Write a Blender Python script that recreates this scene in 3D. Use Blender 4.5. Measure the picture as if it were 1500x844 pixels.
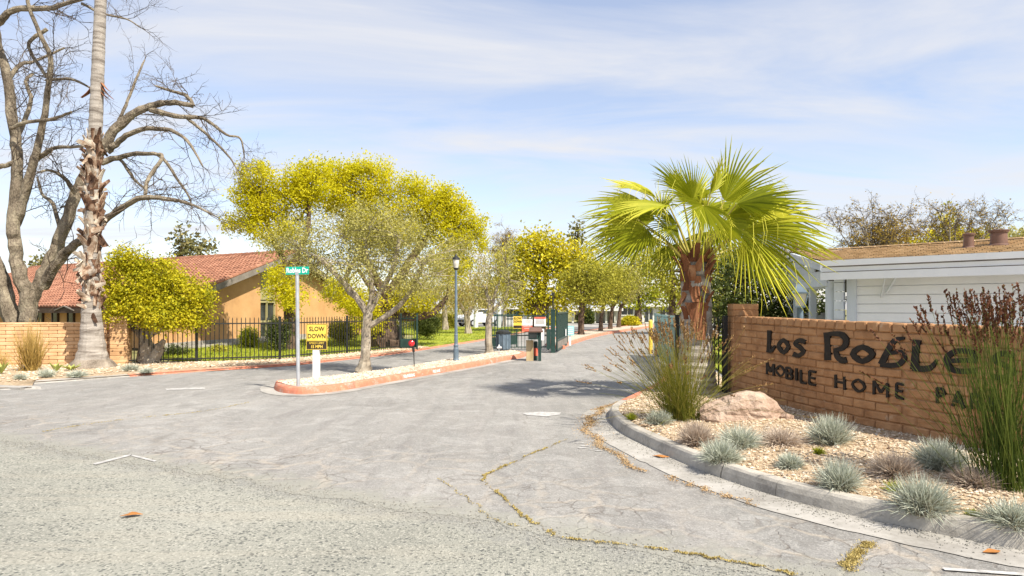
import bpy, math, random
import numpy as np
from mathutils import Vector, Matrix
for _o in list(bpy.data.objects):
    bpy.data.objects.remove(_o)
random.seed(7)
RNG = np.random.default_rng(11)
SC = bpy.context.scene
COL = SC.collection
R = math.radians

# ---------------------------------------------------------------- camera, sky, sun, exposure
EYE, FPX, CX, HY = 1.6, 950.0, 750.0, 452.0
cam_data = bpy.data.cameras.new("camera")
cam = bpy.data.objects.new("camera", cam_data)
COL.objects.link(cam)
cam.location = (0, 0, EYE)
cam.rotation_euler = (R(90), 0, 0)
cam_data.sensor_width = 36.0
cam_data.lens = 36.0 * FPX / 1500.0
cam_data.shift_y = (HY - 422.0) / 1500.0
cam_data.clip_start = 0.05
cam_data.clip_end = 3000
SC.camera = cam
SC.render.resolution_x, SC.render.resolution_y = 1024, 576
SC.view_settings.view_transform = 'Standard'
SC.view_settings.look = 'None'
SC.view_settings.exposure = 0.93
SC.view_settings.gamma = 1.0
try:
    SC.view_settings.use_curve_mapping = False
except Exception:
    pass

SUN_EL, SUN_AZ = 50.0, 136.0            # degrees; azimuth clockwise from +Y
world = bpy.data.worlds.new("World")
SC.world = world
world.use_nodes = True
wn = world.node_tree
wn.nodes.clear()
def wnode(t, **kw):
    n = wn.nodes.new(t)
    for k, v in kw.items():
        setattr(n, k, v)
    return n
sky = wnode('ShaderNodeTexSky', sky_type='NISHITA', sun_disc=False, sun_elevation=R(SUN_EL), sun_rotation=R(SUN_AZ))
sky.air_density, sky.dust_density, sky.ozone_density = 1.0, 0.5, 2.0
tc = wnode('ShaderNodeTexCoord')
sep = wnode('ShaderNodeSeparateXYZ'); wn.links.new(tc.outputs['Generated'], sep.inputs[0])
zz = wnode('ShaderNodeMath', operation='MAXIMUM'); wn.links.new(sep.outputs[2], zz.inputs[0]); zz.inputs[1].default_value = 0.0
zp = wnode('ShaderNodeMath', operation='ADD'); wn.links.new(zz.outputs[0], zp.inputs[0]); zp.inputs[1].default_value = 0.16
uu = wnode('ShaderNodeMath', operation='DIVIDE'); wn.links.new(sep.outputs[0], uu.inputs[0]); wn.links.new(zp.outputs[0], uu.inputs[1])
vv = wnode('ShaderNodeMath', operation='DIVIDE'); wn.links.new(sep.outputs[1], vv.inputs[0]); wn.links.new(zp.outputs[0], vv.inputs[1])
cmb = wnode('ShaderNodeCombineXYZ'); wn.links.new(uu.outputs[0], cmb.inputs[0]); wn.links.new(vv.outputs[0], cmb.inputs[1])
mp = wnode('ShaderNodeMapping'); wn.links.new(cmb.outputs[0], mp.inputs['Vector'])
mp.inputs['Rotation'].default_value = (0, 0, R(-58)); mp.inputs['Scale'].default_value = (0.5, 1.35, 1)
ns = wnode('ShaderNodeTexNoise'); wn.links.new(mp.outputs[0], ns.inputs['Vector'])
ns.inputs['Scale'].default_value = 1.7; ns.inputs['Detail'].default_value = 9; ns.inputs['Roughness'].default_value = 0.58; ns.inputs['Distortion'].default_value = 0.6
mr = wnode('ShaderNodeMapRange', clamp=True); wn.links.new(ns.outputs['Fac'], mr.inputs['Value'])
mr.inputs['From Min'].default_value = 0.36; mr.inputs['From Max'].default_value = 0.68
mr.inputs['To Min'].default_value = 0.28; mr.inputs['To Max'].default_value = 0.95
mixc = wnode('ShaderNodeMix', data_type='RGBA'); wn.links.new(mr.outputs[0], mixc.inputs['Factor'])
tint = wnode('ShaderNodeMix', data_type='RGBA', blend_type='MULTIPLY'); tint.inputs['Factor'].default_value = 1.0
wn.links.new(sky.outputs[0], tint.inputs[6]); tint.inputs[7].default_value = (1.08, 0.985, 0.97, 1)      # the photograph's white balance
wn.links.new(tint.outputs[2], mixc.inputs[6]); mixc.inputs[7].default_value = (3.75, 3.78, 3.95, 1)
bg = wnode('ShaderNodeBackground'); wn.links.new(mixc.outputs[2], bg.inputs[0]); bg.inputs[1].default_value = 0.12
wo = wnode('ShaderNodeOutputWorld'); wn.links.new(bg.outputs[0], wo.inputs[0])

sun_data = bpy.data.lights.new("sun", 'SUN')
sun = bpy.data.objects.new("sun", sun_data)
COL.objects.link(sun)
sun_data.energy = 4.3
sun_data.angle = R(0.5)
sun_data.color = (1.0, 0.925, 0.79)
to_sun = Vector((math.sin(R(SUN_AZ)) * math.cos(R(SUN_EL)), math.cos(R(SUN_AZ)) * math.cos(R(SUN_EL)), math.sin(R(SUN_EL))))
sun.rotation_euler = to_sun.to_track_quat('Z', 'Y').to_euler()
sun.location = to_sun * 60

# ---------------------------------------------------------------- helpers
def G(px, py, z=0.0):                     # a point of the photograph on the level z
    Y = (EYE - z) * FPX / (py - HY)
    return Vector(((px - CX) / FPX * Y, Y, z))
def P(px, py, Y):                          # a point of the photograph at distance Y
    return Vector(((px - CX) / FPX * Y, Y, EYE - (py - HY) / FPX * Y))

def _mat(name):
    m = bpy.data.materials.new(name)
    m.use_nodes = True
    m.node_tree.nodes.clear()
    return m, m.node_tree
class NT:
    def __init__(s, nt):
        s.nt = nt
    def n(s, t, **kw):
        x = s.nt.nodes.new(t)
        for k, v in kw.items():
            setattr(x, k, v)
        return x
    def l(s, a, b):
        s.nt.links.new(a, b)
    def val(s, sock, v):
        if hasattr(v, 'is_linked') or isinstance(v, bpy.types.NodeSocket):
            s.l(v, sock)
        else:
            sock.default_value = v
    def m(s, op, a, b=None, c=None, clamp=False):
        x = s.n('ShaderNodeMath', operation=op, use_clamp=clamp)
        s.val(x.inputs[0], a)
        if b is not None: s.val(x.inputs[1], b)
        if c is not None: s.val(x.inputs[2], c)
        return x.outputs[0]
    def pos(s, scale=(1, 1, 1), rot=(0, 0, 0)):
        g = s.n('ShaderNodeNewGeometry')
        mp = s.n('ShaderNodeMapping')
        s.l(g.outputs['Position'], mp.inputs['Vector'])
        mp.inputs['Scale'].default_value = scale
        mp.inputs['Rotation'].default_value = rot
        return mp.outputs[0]
    def noise(s, vec, scale, detail=5, rough=.55, dist=0):
        x = s.n('ShaderNodeTexNoise')
        s.l(vec, x.inputs['Vector'])
        x.inputs['Scale'].default_value = scale
        x.inputs['Detail'].default_value = detail
        x.inputs['Roughness'].default_value = rough
        x.inputs['Distortion'].default_value = dist
        return x.outputs['Fac']
    def voro(s, vec, scale, feature='F1', out='Distance'):
        x = s.n('ShaderNodeTexVoronoi', feature=feature)
        s.l(vec, x.inputs['Vector'])
        x.inputs['Scale'].default_value = scale
        return x.outputs[out]
    def mr(s, v, a, b, c=0.0, d=1.0):
        x = s.n('ShaderNodeMapRange', clamp=True)
        s.l(v, x.inputs['Value'])
        for k, q in zip(('From Min', 'From Max', 'To Min', 'To Max'), (a, b, c, d)):
            x.inputs[k].default_value = q
        return x.outputs[0]
    def ramp(s, fac, cols, lo=0.0, hi=1.0):
        x = s.n('ShaderNodeValToRGB')
        s.l(fac, x.inputs[0])
        e = x.color_ramp.elements
        n = len(cols)
        while len(e) < n: e.new(0.5)
        for i, c in enumerate(cols):
            e[i].position = lo + (hi - lo) * i / max(1, n - 1)
            e[i].color = (*c, 1)
        return x.outputs[0]
    def mix(s, fac, a, b, blend='MIX'):
        x = s.n('ShaderNodeMix', data_type='RGBA', blend_type=blend)
        s.val(x.inputs['Factor'], fac)
        s.val(x.inputs[6], a if not isinstance(a, tuple) else (*a, 1))
        s.val(x.inputs[7], b if not isinstance(b, tuple) else (*b, 1))
        return x.outputs[2]
    def bump(s, h, strength, dist=0.01):
        x = s.n('ShaderNodeBump')
        x.inputs['Strength'].default_value = strength
        x.inputs['Distance'].default_value = dist
        s.l(h, x.inputs['Height'])
        return x.outputs[0]
    def out(s, color, rough=.85, normal=None, spec=.3, metal=0, trans=None, tcol=None, transmission=0):
        p = s.n('ShaderNodeBsdfPrincipled')
        s.val(p.inputs['Base Color'], color if not isinstance(color, tuple) else (*color, 1))
        s.val(p.inputs['Roughness'], rough)
        p.inputs['Specular IOR Level'].default_value = spec
        p.inputs['Metallic'].default_value = metal
        p.inputs['Transmission Weight'].default_value = transmission
        if normal is not None: s.l(normal, p.inputs['Normal'])
        o = s.n('ShaderNodeOutputMaterial')
        if trans:
            t = s.n('ShaderNodeBsdfTranslucent')
            s.val(t.inputs['Color'], tcol if tcol is not None else color)
            mx = s.n('ShaderNodeMixShader')
            mx.inputs[0].default_value = trans
            s.l(p.outputs[0], mx.inputs[1]); s.l(t.outputs[0], mx.inputs[2])
            s.l(mx.outputs[0], o.inputs[0])
        else:
            s.l(p.outputs[0], o.inputs[0])

def mat(name, cols, scale=3.0, rough=.85, bump=.25, bscale=60.0, bdist=.01, rand=0.0, var=0.0, spec=.25,
        trans=None, metal=0, stretch=(1, 1, 1), detail=6, lo=.3, hi=.7, fine=.25, stain=()):
    m, nt = _mat(name)
    k = NT(nt)
    p = k.pos(stretch)
    f = k.mr(k.noise(p, scale, detail), lo, hi)
    if fine:
        f2 = k.noise(p, scale * 11, 3)
        f = k.m('ADD', f, k.m('MULTIPLY', k.m('SUBTRACT', f2, .5), fine * 2))
    if rand:
        oi = k.n('ShaderNodeObjectInfo')
        f = k.m('ADD', f, k.m('MULTIPLY', k.m('SUBTRACT', oi.outputs['Random'], .5), rand))
    if var:
        at = k.n('ShaderNodeAttribute', attribute_name='var')
        f = k.m('ADD', k.m('MULTIPLY', f, 1 - var), k.m('MULTIPLY', at.outputs['Fac'], var))
    c = k.ramp(f, cols)
    for sc_, s_, lo_, hi_, am_ in stain:
        c = k.mix(k.m('MULTIPLY', k.mr(k.noise(k.pos(), s_, 7, .65), lo_, hi_), am_), c, sc_)
    nrm = k.bump(k.noise(p, bscale, 4), bump, bdist) if bump else None
    k.out(c, rough, nrm, spec, metal, trans)
    return m

class MB:                                   # collects shapes that become ONE mesh object
    def __init__(s):
        s.v, s.f, s.a = [], [], []
    def add(s, vs, fs, var=None):
        b = len(s.v)
        s.v.extend(tuple(x) for x in vs)
        s.f.extend(tuple(b + i for i in f) for f in fs)
        s.a.extend([random.random() if var is None else var] * len(fs))
        return s
    def box(s, c, d, ax=None, var=None):
        """c centre, d full size, ax = (ux, uy, uz) axes"""
        ux, uy, uz = ax or (Vector((1, 0, 0)), Vector((0, 1, 0)), Vector((0, 0, 1)))
        c = Vector(c)
        vs = [c + ux * (d[0] / 2 * i) + uy * (d[1] / 2 * j) + uz * (d[2] / 2 * k) for i in (-1, 1) for j in (-1, 1) for k in (-1, 1)]
        s.add(vs, [(0, 1, 3, 2), (4, 6, 7, 5), (0, 4, 5, 1), (2, 3, 7, 6), (0, 2, 6, 4), (1, 5, 7, 3)], var)
        return s
    def tube(s, pts, rad, n=6, cap=True, var=None, jit=0.0):
        pts = [Vector(p) for p in pts]
        if not hasattr(rad, '__len__'): rad = [rad] * len(pts)
        rings = []
        t = (pts[1] - pts[0]).normalized()
        u = t.orthogonal().normalized()
        for i, p in enumerate(pts):
            if i == 0: t2 = pts[1] - pts[0]
            elif i == len(pts) - 1: t2 = pts[-1] - pts[-2]
            else: t2 = (pts[i + 1] - pts[i]).normalized() + (pts[i] - pts[i - 1]).normalized()
            if t2.length < 1e-6: t2 = t
            t2.normalize()
            u = (u - t2 * u.dot(t2))
            if u.length < 1e-6: u = t2.orthogonal()
            u.normalize()
            w = t2.cross(u)
            t = t2
            rings.append([p + (u * math.cos(2 * math.pi * k / n) + w * math.sin(2 * math.pi * k / n)) * rad[i] * (1 + (random.uniform(-jit, jit) if jit else 0)) for k in range(n)])
        vs = [q for r in rings for q in r]
        fs = [(i * n + k, i * n + (k + 1) % n, (i + 1) * n + (k + 1) % n, (i + 1) * n + k) for i in range(len(pts) - 1) for k in range(n)]
        if cap:
            fs.append(tuple(reversed(range(n))))
            fs.append(tuple((len(pts) - 1) * n + k for k in range(n)))
        return s.add(vs, fs, var)
    def lathe(s, base, prof, n=16, var=None):
        base = Vector(base)
        return s.tube_rings([[base + Vector((r * math.cos(2 * math.pi * k / n), r * math.sin(2 * math.pi * k / n), z)) for k in range(n)] for r, z in prof], var)
    def tube_rings(s, rings, var=None):
        n = len(rings[0])
        vs = [q for r in rings for q in r]
        fs = [(i * n + k, i * n + (k + 1) % n, (i + 1) * n + (k + 1) % n, (i + 1) * n + k) for i in range(len(rings) - 1) for k in range(n)]
        fs.append(tuple(reversed(range(n))))
        fs.append(tuple((len(rings) - 1) * n + k for k in range(n)))
        return s.add(vs, fs, var)
    def prism(s, poly, z0, z1, var=None):
        n = len(poly)
        vs = [(p[0], p[1], z0) for p in poly] + [(p[0], p[1], z1) for p in poly]
        fs = [tuple(reversed(range(n))), tuple(range(n, 2 * n))] + [(i, (i + 1) % n, n + (i + 1) % n, n + i) for i in range(n)]
        return s.add(vs, fs, var)
    def slab(s, pts, t):                    # planar polygon of 3-D points given a thickness along its normal (downwards/backwards)
        pts = [Vector(p) for p in pts]
        n = len(pts)
        nn = Vector((0, 0, 0))
        for i in range(n):
            nn += pts[i].cross(pts[(i + 1) % n])
        nn.normalize()
        vs = pts + [p - nn * t for p in pts]
        fs = [tuple(range(n)), tuple(reversed(range(n, 2 * n)))] + [(i, n + i, n + (i + 1) % n, (i + 1) % n) for i in range(n)]
        return s.add(vs, fs)
    def grid(s, rows, var=None):            # rows of points -> sheet
        n = len(rows[0])
        vs = [q for r in rows for q in r]
        fs = [(i * n + k, i * n + k + 1, (i + 1) * n + k + 1, (i + 1) * n + k) for i in range(len(rows) - 1) for k in range(n - 1)]
        return s.add(vs, fs, var)
    def mesh(s, name, off=None, smooth=False):
        me = bpy.data.meshes.new(name)
        vs = s.v if off is None else [(a - off[0], b - off[1], c - off[2]) for a, b, c in s.v]
        me.from_pydata(vs, [], s.f)
        at = me.attributes.new('var', 'FLOAT', 'FACE')
        at.data.foreach_set('value', s.a)
        if smooth: me.polygons.foreach_set('use_smooth', [True] * len(me.polygons))
        me.update()
        return me
WLOC = {}
def link(name, me, m, parent=None, loc=None):
    o = bpy.data.objects.new(name, me)
    COL.objects.link(o)
    if m is not None and me is not None and not me.materials: me.materials.append(m)
    if parent is not None: o.parent = parent
    if loc is not None: o.location = loc
    return o
def tag(o, label=None, cat=None, group=None, kind=None):
    if label: o['label'] = label
    if cat: o['category'] = cat
    if group: o['group'] = group
    if kind: o['kind'] = kind
    return o
def thing(name, loc, label, cat, group=None):
    o = bpy.data.objects.new(name, None)
    COL.objects.link(o)
    o.location = loc
    o.empty_display_size = .3
    WLOC[o] = Vector(loc)
    return tag(o, label, cat, group)
def part(name, mb, m, parent, smooth=False, kind=None):
    loc = WLOC[parent]
    o = link(name, mb.mesh(name, loc, smooth), m, parent)
    WLOC[o] = loc
    if kind: o['kind'] = kind
    return o
def solo(name, mb, m, smooth=False, **kw):
    return tag(link(name, mb.mesh(name, None, smooth), m), **kw)
def place(name, me, m, parent, loc, rot=None, scale=None):     # a piece that shares its mesh
    o = link(name, me, m, parent, Vector(loc) - WLOC[parent])
    if rot is not None: o.rotation_euler = rot
    if scale is not None: o.scale = scale
    return o
def copy_tree(o, parent=None):
    c = o.copy()
    COL.objects.link(c)
    c.parent = parent
    for ch in list(o.children): copy_tree(ch, c)
    return c
def quads(name, V, var, m, off=None, tri=False):               # V (N,4,3) numpy
    N, q = V.shape[0], V.shape[1]
    me = bpy.data.meshes.new(name)
    me.vertices.add(N * q)
    W = V.reshape(-1, 3)
    if off is not None: W = W - np.array(off)
    me.vertices.foreach_set('co', np.ascontiguousarray(W, dtype=np.float32).ravel())
    me.loops.add(N * q)
    me.loops.foreach_set('vertex_index', np.arange(N * q, dtype=np.int32))
    me.polygons.add(N)
    me.polygons.foreach_set('loop_start', np.arange(0, N * q, q, dtype=np.int32))
    at = me.attributes.new('var', 'FLOAT', 'FACE')
    at.data.foreach_set('value', np.ascontiguousarray(var, dtype=np.float32))
    me.update(calc_edges=True)
    me.materials.append(m)
    return me
def unit(a):
    return a / np.maximum(np.linalg.norm(a, axis=-1, keepdims=True), 1e-9)
def leaf_quads(Pn, L, Wd, d=None, n=None):
    N = len(Pn)
    if d is None: d = unit(RNG.normal(size=(N, 3)))
    if n is None: n = RNG.normal(size=(N, 3))
    s = unit(np.cross(d, n))
    nn = np.cross(s, d)
    L = (L * RNG.uniform(.5, 1.4, N))[:, None]
    Wd = (Wd * RNG.uniform(.55, 1.4, N))[:, None]
    mid = Pn + d * L * .48 + nn * L * .06
    return np.stack([Pn, mid + s * Wd, Pn + d * L - nn * L * .1, mid - s * Wd], 1)
def crown(blobs, leaf=.1, wid=.035, dens=1.0, clump=.3, per=14, droop=0.0, fill=.45, twigdir=False):
    """blobs: (centre, (rx, ry, rz)); leaf clumps spread through each blob's volume, thicker near its skin"""
    Vs, As = [], []
    for c, r in blobs:
        c, r = np.array(c), np.array(r)
        area = 4 * math.pi * ((r[0] * r[1]) ** 1.6 / 3 + (r[0] * r[2]) ** 1.6 / 3 + (r[1] * r[2]) ** 1.6 / 3) ** (1 / 1.6)
        nc = max(6, int(dens * area / (clump * clump) * 1.1))
        d = unit(RNG.normal(size=(nc, 3)))
        rad = RNG.uniform(fill, 1.0, nc) ** .6
        rad *= 1 + .14 * np.sin(d[:, 0] * 5 + c[0] * 3) * np.cos(d[:, 2] * 6 + c[1])
        cc = c + d * r * rad[:, None] + RNG.normal(size=(nc, 3)) * clump * .3
        cv = RNG.normal(size=nc) * .22
        k = per
        pts = (cc[:, None, :] + RNG.normal(size=(nc, k, 3)) * clump * .42).reshape(-1, 3)
        out = np.repeat(d, k, axis=0)
        dd = unit(RNG.normal(size=pts.shape) + out * .7 + np.array([0, 0, -droop]))
        nn = RNG.normal(size=pts.shape) * .8 + out * .4 + np.array([0, 0, .9])
        Vs.append(leaf_quads(pts, leaf, wid, dd, nn))
        As.append(np.clip(.5 + np.repeat(cv, k) + RNG.normal(size=len(pts)) * .09, 0, 1))
    return np.concatenate(Vs), np.concatenate(As)
def blob(px, py, rx, ry, Y, dY=0.0, deep=1.0):
    c = P(px, py, Y + dY)
    k = (Y + dY) / FPX
    return (tuple(c), (rx * k, (rx + ry) / 2 * k * deep, ry * k))
def foliage(name, VA, m, parent):
    me = quads(name, VA[0], VA[1], m, WLOC[parent])
    o = link(name, me, None, parent)
    WLOC[o] = WLOC[parent]
    return o
def limb(mb, pts, n=7, jit=.06, sub=3, wob=.0):
    """pts: (Vector, radius); smoothed by Catmull-Rom"""
    ps = [Vector(p) for p, r in pts]; rs = [r for p, r in pts]
    out, ro = [], []
    for i in range(len(ps) - 1):
        p0 = ps[max(0, i - 1)]; p1 = ps[i]; p2 = ps[i + 1]; p3 = ps[min(len(ps) - 1, i + 2)]
        for k in range(sub):
            t = k / sub
            q = 0.5 * ((2 * p1) + (p2 - p0) * t + (2 * p0 - 5 * p1 + 4 * p2 - p3) * t * t + (3 * p1 - p0 - 3 * p2 + p3) * t ** 3)
            r = rs[i] * (1 - t) + rs[i + 1] * t
            if wob: q = q + Vector((random.gauss(0, 1), random.gauss(0, 1), random.gauss(0, 1))) * r * wob
            out.append(q); ro.append(r)
    out.append(ps[-1]); ro.append(rs[-1])
    mb.tube(out, ro, n, jit=jit)
    return out, ro
def twig(mb, p, d, length, r, depth, spread=.7, up=.1):
    pts, q, dd = [p], Vector(p), Vector(d).normalized()
    nseg = 4
    for i in range(nseg):
        dd = (dd + Vector((random.gauss(0, .22), random.gauss(0, .22), random.gauss(0, .22) + up * .3))).normalized()
        q = q + dd * (length / nseg)
        pts.append(q)
        if depth > 0 and i >= 0:
            for _ in range(1 if random.random() < .75 else 2):
                e = (dd + Vector((random.gauss(0, spread), random.gauss(0, spread), random.gauss(0, spread)))).normalized()
                twig(mb, q, e, length * random.uniform(.4, .7), r * .6, depth - 1, spread, up)
    mb.tube(pts, [r * (1 - .75 * i / nseg) for i in range(nseg + 1)], 3, cap=False)
def poly_len(pts):
    s = [0.0]
    for a, b in zip(pts, pts[1:]): s.append(s[-1] + (Vector(b) - Vector(a)).length)
    return s
def along(pts, S, s):
    s = max(0.0, min(S[-1], s))
    for i in range(len(pts) - 1):
        if s <= S[i + 1] or i == len(pts) - 2:
            t = (s - S[i]) / max(1e-9, S[i + 1] - S[i])
            a, b = Vector(pts[i]), Vector(pts[i + 1])
            return a.lerp(b, t), (b - a).normalized()
def smooth_path(pts, sub=6):
    ps = [Vector(p) for p in pts]
    out = []
    for i in range(len(ps) - 1):
        p0 = ps[max(0, i - 1)]; p1 = ps[i]; p2 = ps[i + 1]; p3 = ps[min(len(ps) - 1, i + 2)]
        for k in range(sub):
            t = k / sub
            out.append(0.5 * ((2 * p1) + (p2 - p0) * t + (2 * p0 - 5 * p1 + 4 * p2 - p3) * t * t + (3 * p1 - p0 - 3 * p2 + p3) * t ** 3))
    out.append(ps[-1])
    return out
def text_mesh(body, size, m, extrude=.002, sx=1.0, bold=0.0):
    cu = bpy.data.curves.new('lettering', 'FONT')
    cu.body = body; cu.size = size; cu.extrude = extrude; cu.offset = bold
    cu.align_x = 'CENTER'; cu.align_y = 'CENTER'; cu.resolution_u = 2; cu.space_line = .85
    o = bpy.data.objects.new('lettering', cu)
    COL.objects.link(o)
    me = bpy.data.meshes.new_from_object(o.evaluated_get(bpy.context.evaluated_depsgraph_get()))
    bpy.data.objects.remove(o)
    me.transform(Matrix.Diagonal((sx, 1, 1, 1)))
    me.materials.clear(); me.materials.append(m)
    return me

# ---------------------------------------------------------------- materials
def leafmat(name, dark, mid, light, trans=.35):
    return mat(name, [dark, mid, light], scale=.8, rough=.6, bump=0, var=.75, trans=trans, spec=.25, fine=0)
M = {}
M['steel'] = mat('galvanised_steel', [(.42, .44, .47), (.55, .57, .6)], 6, .45, .05, metal=.5)
M['black_metal'] = mat('black_painted_metal', [(.012, .013, .013), (.03, .032, .03)], 6, .5, .05, spec=.4)
M['green_metal'] = mat('dark_green_metal', [(.012, .035, .03), (.025, .06, .05)], 4, .45, .05, spec=.4)
M['blue_grey_metal'] = mat('blue_grey_metal', [(.09, .13, .17), (.15, .2, .25)], 4, .5, .05, spec=.4)
M['white'] = mat('white_paint', [(.72, .73, .74), (.8, .8, .8)], 2, .6, .05)
M['old_white'] = mat('weathered_white_paint', [(.5, .52, .55), (.68, .7, .72)], 3, .7, .15)
M['blue_white'] = mat('grey_white_wood', [(.5, .54, .6), (.62, .66, .7)], 3, .7, .15, stretch=(1, 1, .3))
M['tan_brick'] = mat('tan_slump_brick', [(.31, .16, .076), (.405, .218, .106), (.475, .272, .138)], 5, .9, .6, 30, .014, rand=.2,
    stain=(((.56, .43, .3), 6.0, .62, .72, .5), ((.2, .12, .075), 3.0, .58, .74, .55), ((.24, .15, .09), 14.0, .6, .7, .4)))
M['tan_mortar'] = mat('tan_mortar', [(.29, .152, .073), (.385, .212, .106)], 12, .95, .4, stain=(((.52, .45, .36), 4.0, .58, .68, .6),))
M['pale_mortar'] = mat('pale_mortar', [(.42, .26, .13), (.55, .36, .2)], 8, .95, .4)
M['pale_brick'] = mat('pale_orange_brick', [(.48, .29, .15), (.58, .365, .195), (.66, .45, .27)], 3, .9, .4, 35, rand=.35)
M['letter'] = mat('black_letter_paint', [(.012, .01, .009), (.028, .024, .022)], 12, .55, .3, 60)
M['asphalt_patch'] = mat('pale_road_paint', [(.26, .25, .24), (.42, .41, .4), (.52, .51, .5)], 14, .8, .2)
M['concrete'] = mat('kerb_concrete', [(.22, .2, .175), (.37, .345, .305), (.47, .44, .39)], 2.4, .9, .5, 70, .006, fine=.5, stain=(((.17, .155, .135), 3.0, .56, .72, .6), ((.13, .12, .1), 22.0, .6, .7, .4)))
M['chips'] = mat('loose_stone_chips', [(.12, .12, .11), (.26, .25, .22), (.42, .4, .36)], 9, .9, 0, var=.85)
M['gutter'] = mat('gutter_concrete', [(.24, .225, .205), (.34, .325, .3), (.42, .4, .375)], 1.6, .9, .4, 90, .004, fine=.5, stain=(((.19, .175, .16), 1.3, .52, .7, .5), ((.16, .15, .13), 26.0, .6, .7, .35)))
M['red_kerb'] = mat('red_kerb_paint', [(.4, .3, .24), (.5, .18, .11), (.55, .2, .12), (.58, .28, .19)], 4, .75, .4, 60, .005, fine=.6, stain=(((.45, .4, .35), 7.0, .58, .66, .7), ((.2, .12, .1), 5.0, .6, .72, .5)))
M['gravel_base'] = mat('gravel_bed', [(.24, .16, .1), (.42, .32, .21), (.55, .45, .33)], 18, .95, .8, 60, .02, fine=.6)
M['pebble'] = mat('tan_pebbles', [(.14, .08, .05), (.42, .31, .2), (.56, .46, .34), (.72, .65, .55)], 3, .85, 0, var=.85)
M['white_gravel'] = mat('pale_island_gravel', [(.32, .26, .2), (.48, .41, .33), (.58, .51, .43)], 20, .95, .7, 80, .02, fine=.6)
M['boulder'] = mat('pink_boulder', [(.22, .14, .1), (.38, .275, .21), (.5, .39, .31)], 2.5, .9, .8, 14, .05, fine=.4)
M['tile'] = mat('terracotta_tile', [(.17, .078, .05), (.31, .142, .088), (.4, .21, .135)], 1.0, .85, .2, 30, var=.5)
M['shingle'] = mat('tan_shingle', [(.42, .3, .17), (.6, .45, .28), (.7, .56, .38)], 6, .95, .3, 60, rand=.5, var=.5)
M['stucco'] = mat('ochre_block_wall', [(.46, .255, .11), (.54, .315, .14), (.6, .365, .175)], .8, .9, .3, 30, stain=(((.36, .21, .1), .6, .5, .72, .5),))
M['dark_wood'] = mat('dark_brown_wood', [(.05, .03, .02), (.09, .06, .04)], 3, .8, .2)
M['fascia'] = mat('grey_fascia', [(.16, .14, .12), (.26, .23, .2)], 3, .8, .2)
M['glass'] = mat('dark_window_glass', [(.015, .02, .022), (.05, .06, .06)], 2, .08, 0, spec=.6)
M['olive_panel'] = mat('olive_panel', [(.3, .27, .13), (.38, .34, .17)], 2, .8, .1)
M['lawn'] = mat('lawn_green', [(.13, .17, .02), (.25, .3, .03), (.38, .38, .05)], .7, .95, .5, 40, .03, fine=.6)
M['field'] = mat('far_ground', [(.15, .16, .05), (.23, .21, .08), (.3, .27, .13)], .25, .95, .3, 20)
M['yellow_sign'] = mat('yellow_sign', [(.78, .55, .07), (.86, .63, .12)], 4, .45, 0)
M['sign_black'] = mat('sign_black', [(.03, .02, .012), (.06, .045, .03)], 4, .5, 0)
M['green_sign'] = mat('teal_street_sign', [(.0, .4, .27), (.02, .48, .34)], 4, .4, 0)
M['sign_white'] = mat('sign_white', [(.8, .8, .8), (.88, .88, .88)], 3, .45, 0)
M['sign_red'] = mat('sign_red', [(.6, .1, .06), (.72, .16, .1)], 3, .45, 0)
M['sign_blue'] = mat('pale_blue_sign', [(.3, .6, .62), (.4, .68, .7)], 3, .45, 0)
M['reflector'] = mat('red_reflector', [(.6, .01, .02), (.8, .03, .04)], 60, .15, .3, 200, spec=.8)
M['wood_post'] = mat('pale_wood', [(.34, .25, .13), (.52, .41, .25)], 6, .85, .3, stretch=(1, 1, .2))
M['vent'] = mat('brown_vent_metal', [(.11, .06, .045), (.17, .095, .07)], 5, .55, .1, spec=.4)
M['lantern'] = mat('frosted_lantern_glass', [(.55, .53, .48), (.7, .67, .6)], 5, .3, 0)
M['bark_grey'] = mat('grey_bark', [(.11, .09, .07), (.24, .2, .16), (.36, .31, .25)], 3.5, .95, .9, 22, .03, stretch=(1, 1, .5), fine=.5)
M['bark_lichen'] = mat('lichen_bark', [(.075, .06, .043), (.19, .155, .115), (.32, .275, .2)], 3.2, .95, 1.0, 18, .05, fine=.8, stretch=(1, 1, .5), stain=(((.36, .33, .22), 5.0, .6, .68, .6),))
M['bark_olive'] = mat('olive_bark', [(.17, .14, .105), (.33, .28, .215), (.46, .41, .33)], 6, .95, .9, 40, .02, stretch=(1, 1, .35), fine=.5)
M['bark_brown'] = mat('brown_bark', [(.05, .03, .02), (.11, .072, .05), (.19, .14, .1)], 4, .95, .8, 30, .02, fine=.5)
M['twig'] = mat('twig_bark', [(.06, .045, .035), (.13, .1, .075)], 4, .95, 0)
M['palm_trunk'] = mat('grey_palm_trunk', [(.15, .125, .105), (.33, .295, .26), (.46, .42, .375)], 3, .95, .8, 30, .02, stretch=(.6, .6, 5), fine=.5)
M['palm_boot'] = mat('rusty_palm_boot', [(.045, .022, .014), (.16, .06, .028), (.3, .13, .06), (.44, .26, .15)], 4, .9, .6, 30, .02, var=.5, stretch=(2, 2, .5))
M['leaf_base'] = mat('dry_leaf_base', [(.05, .025, .015), (.16, .085, .05), (.36, .265, .19), (.52, .455, .37)], 5, .9, .5, 30, .02, rand=1.0)
M['frond'] = leafmat('fan_frond', (.05, .08, .006), (.34, .37, .016), (.74, .69, .08), .38)
M['petiole'] = mat('petiole_green', [(.3, .27, .05), (.42, .36, .09)], 4, .6, .1)
M['leaf_camphor'] = leafmat('camphor_leaf', (.42, .42, .014), (.66, .61, .018), (.82, .73, .035), .58)
M['leaf_olive'] = leafmat('olive_leaf', (.2, .19, .055), (.4, .37, .11), (.58, .53, .2))
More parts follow.
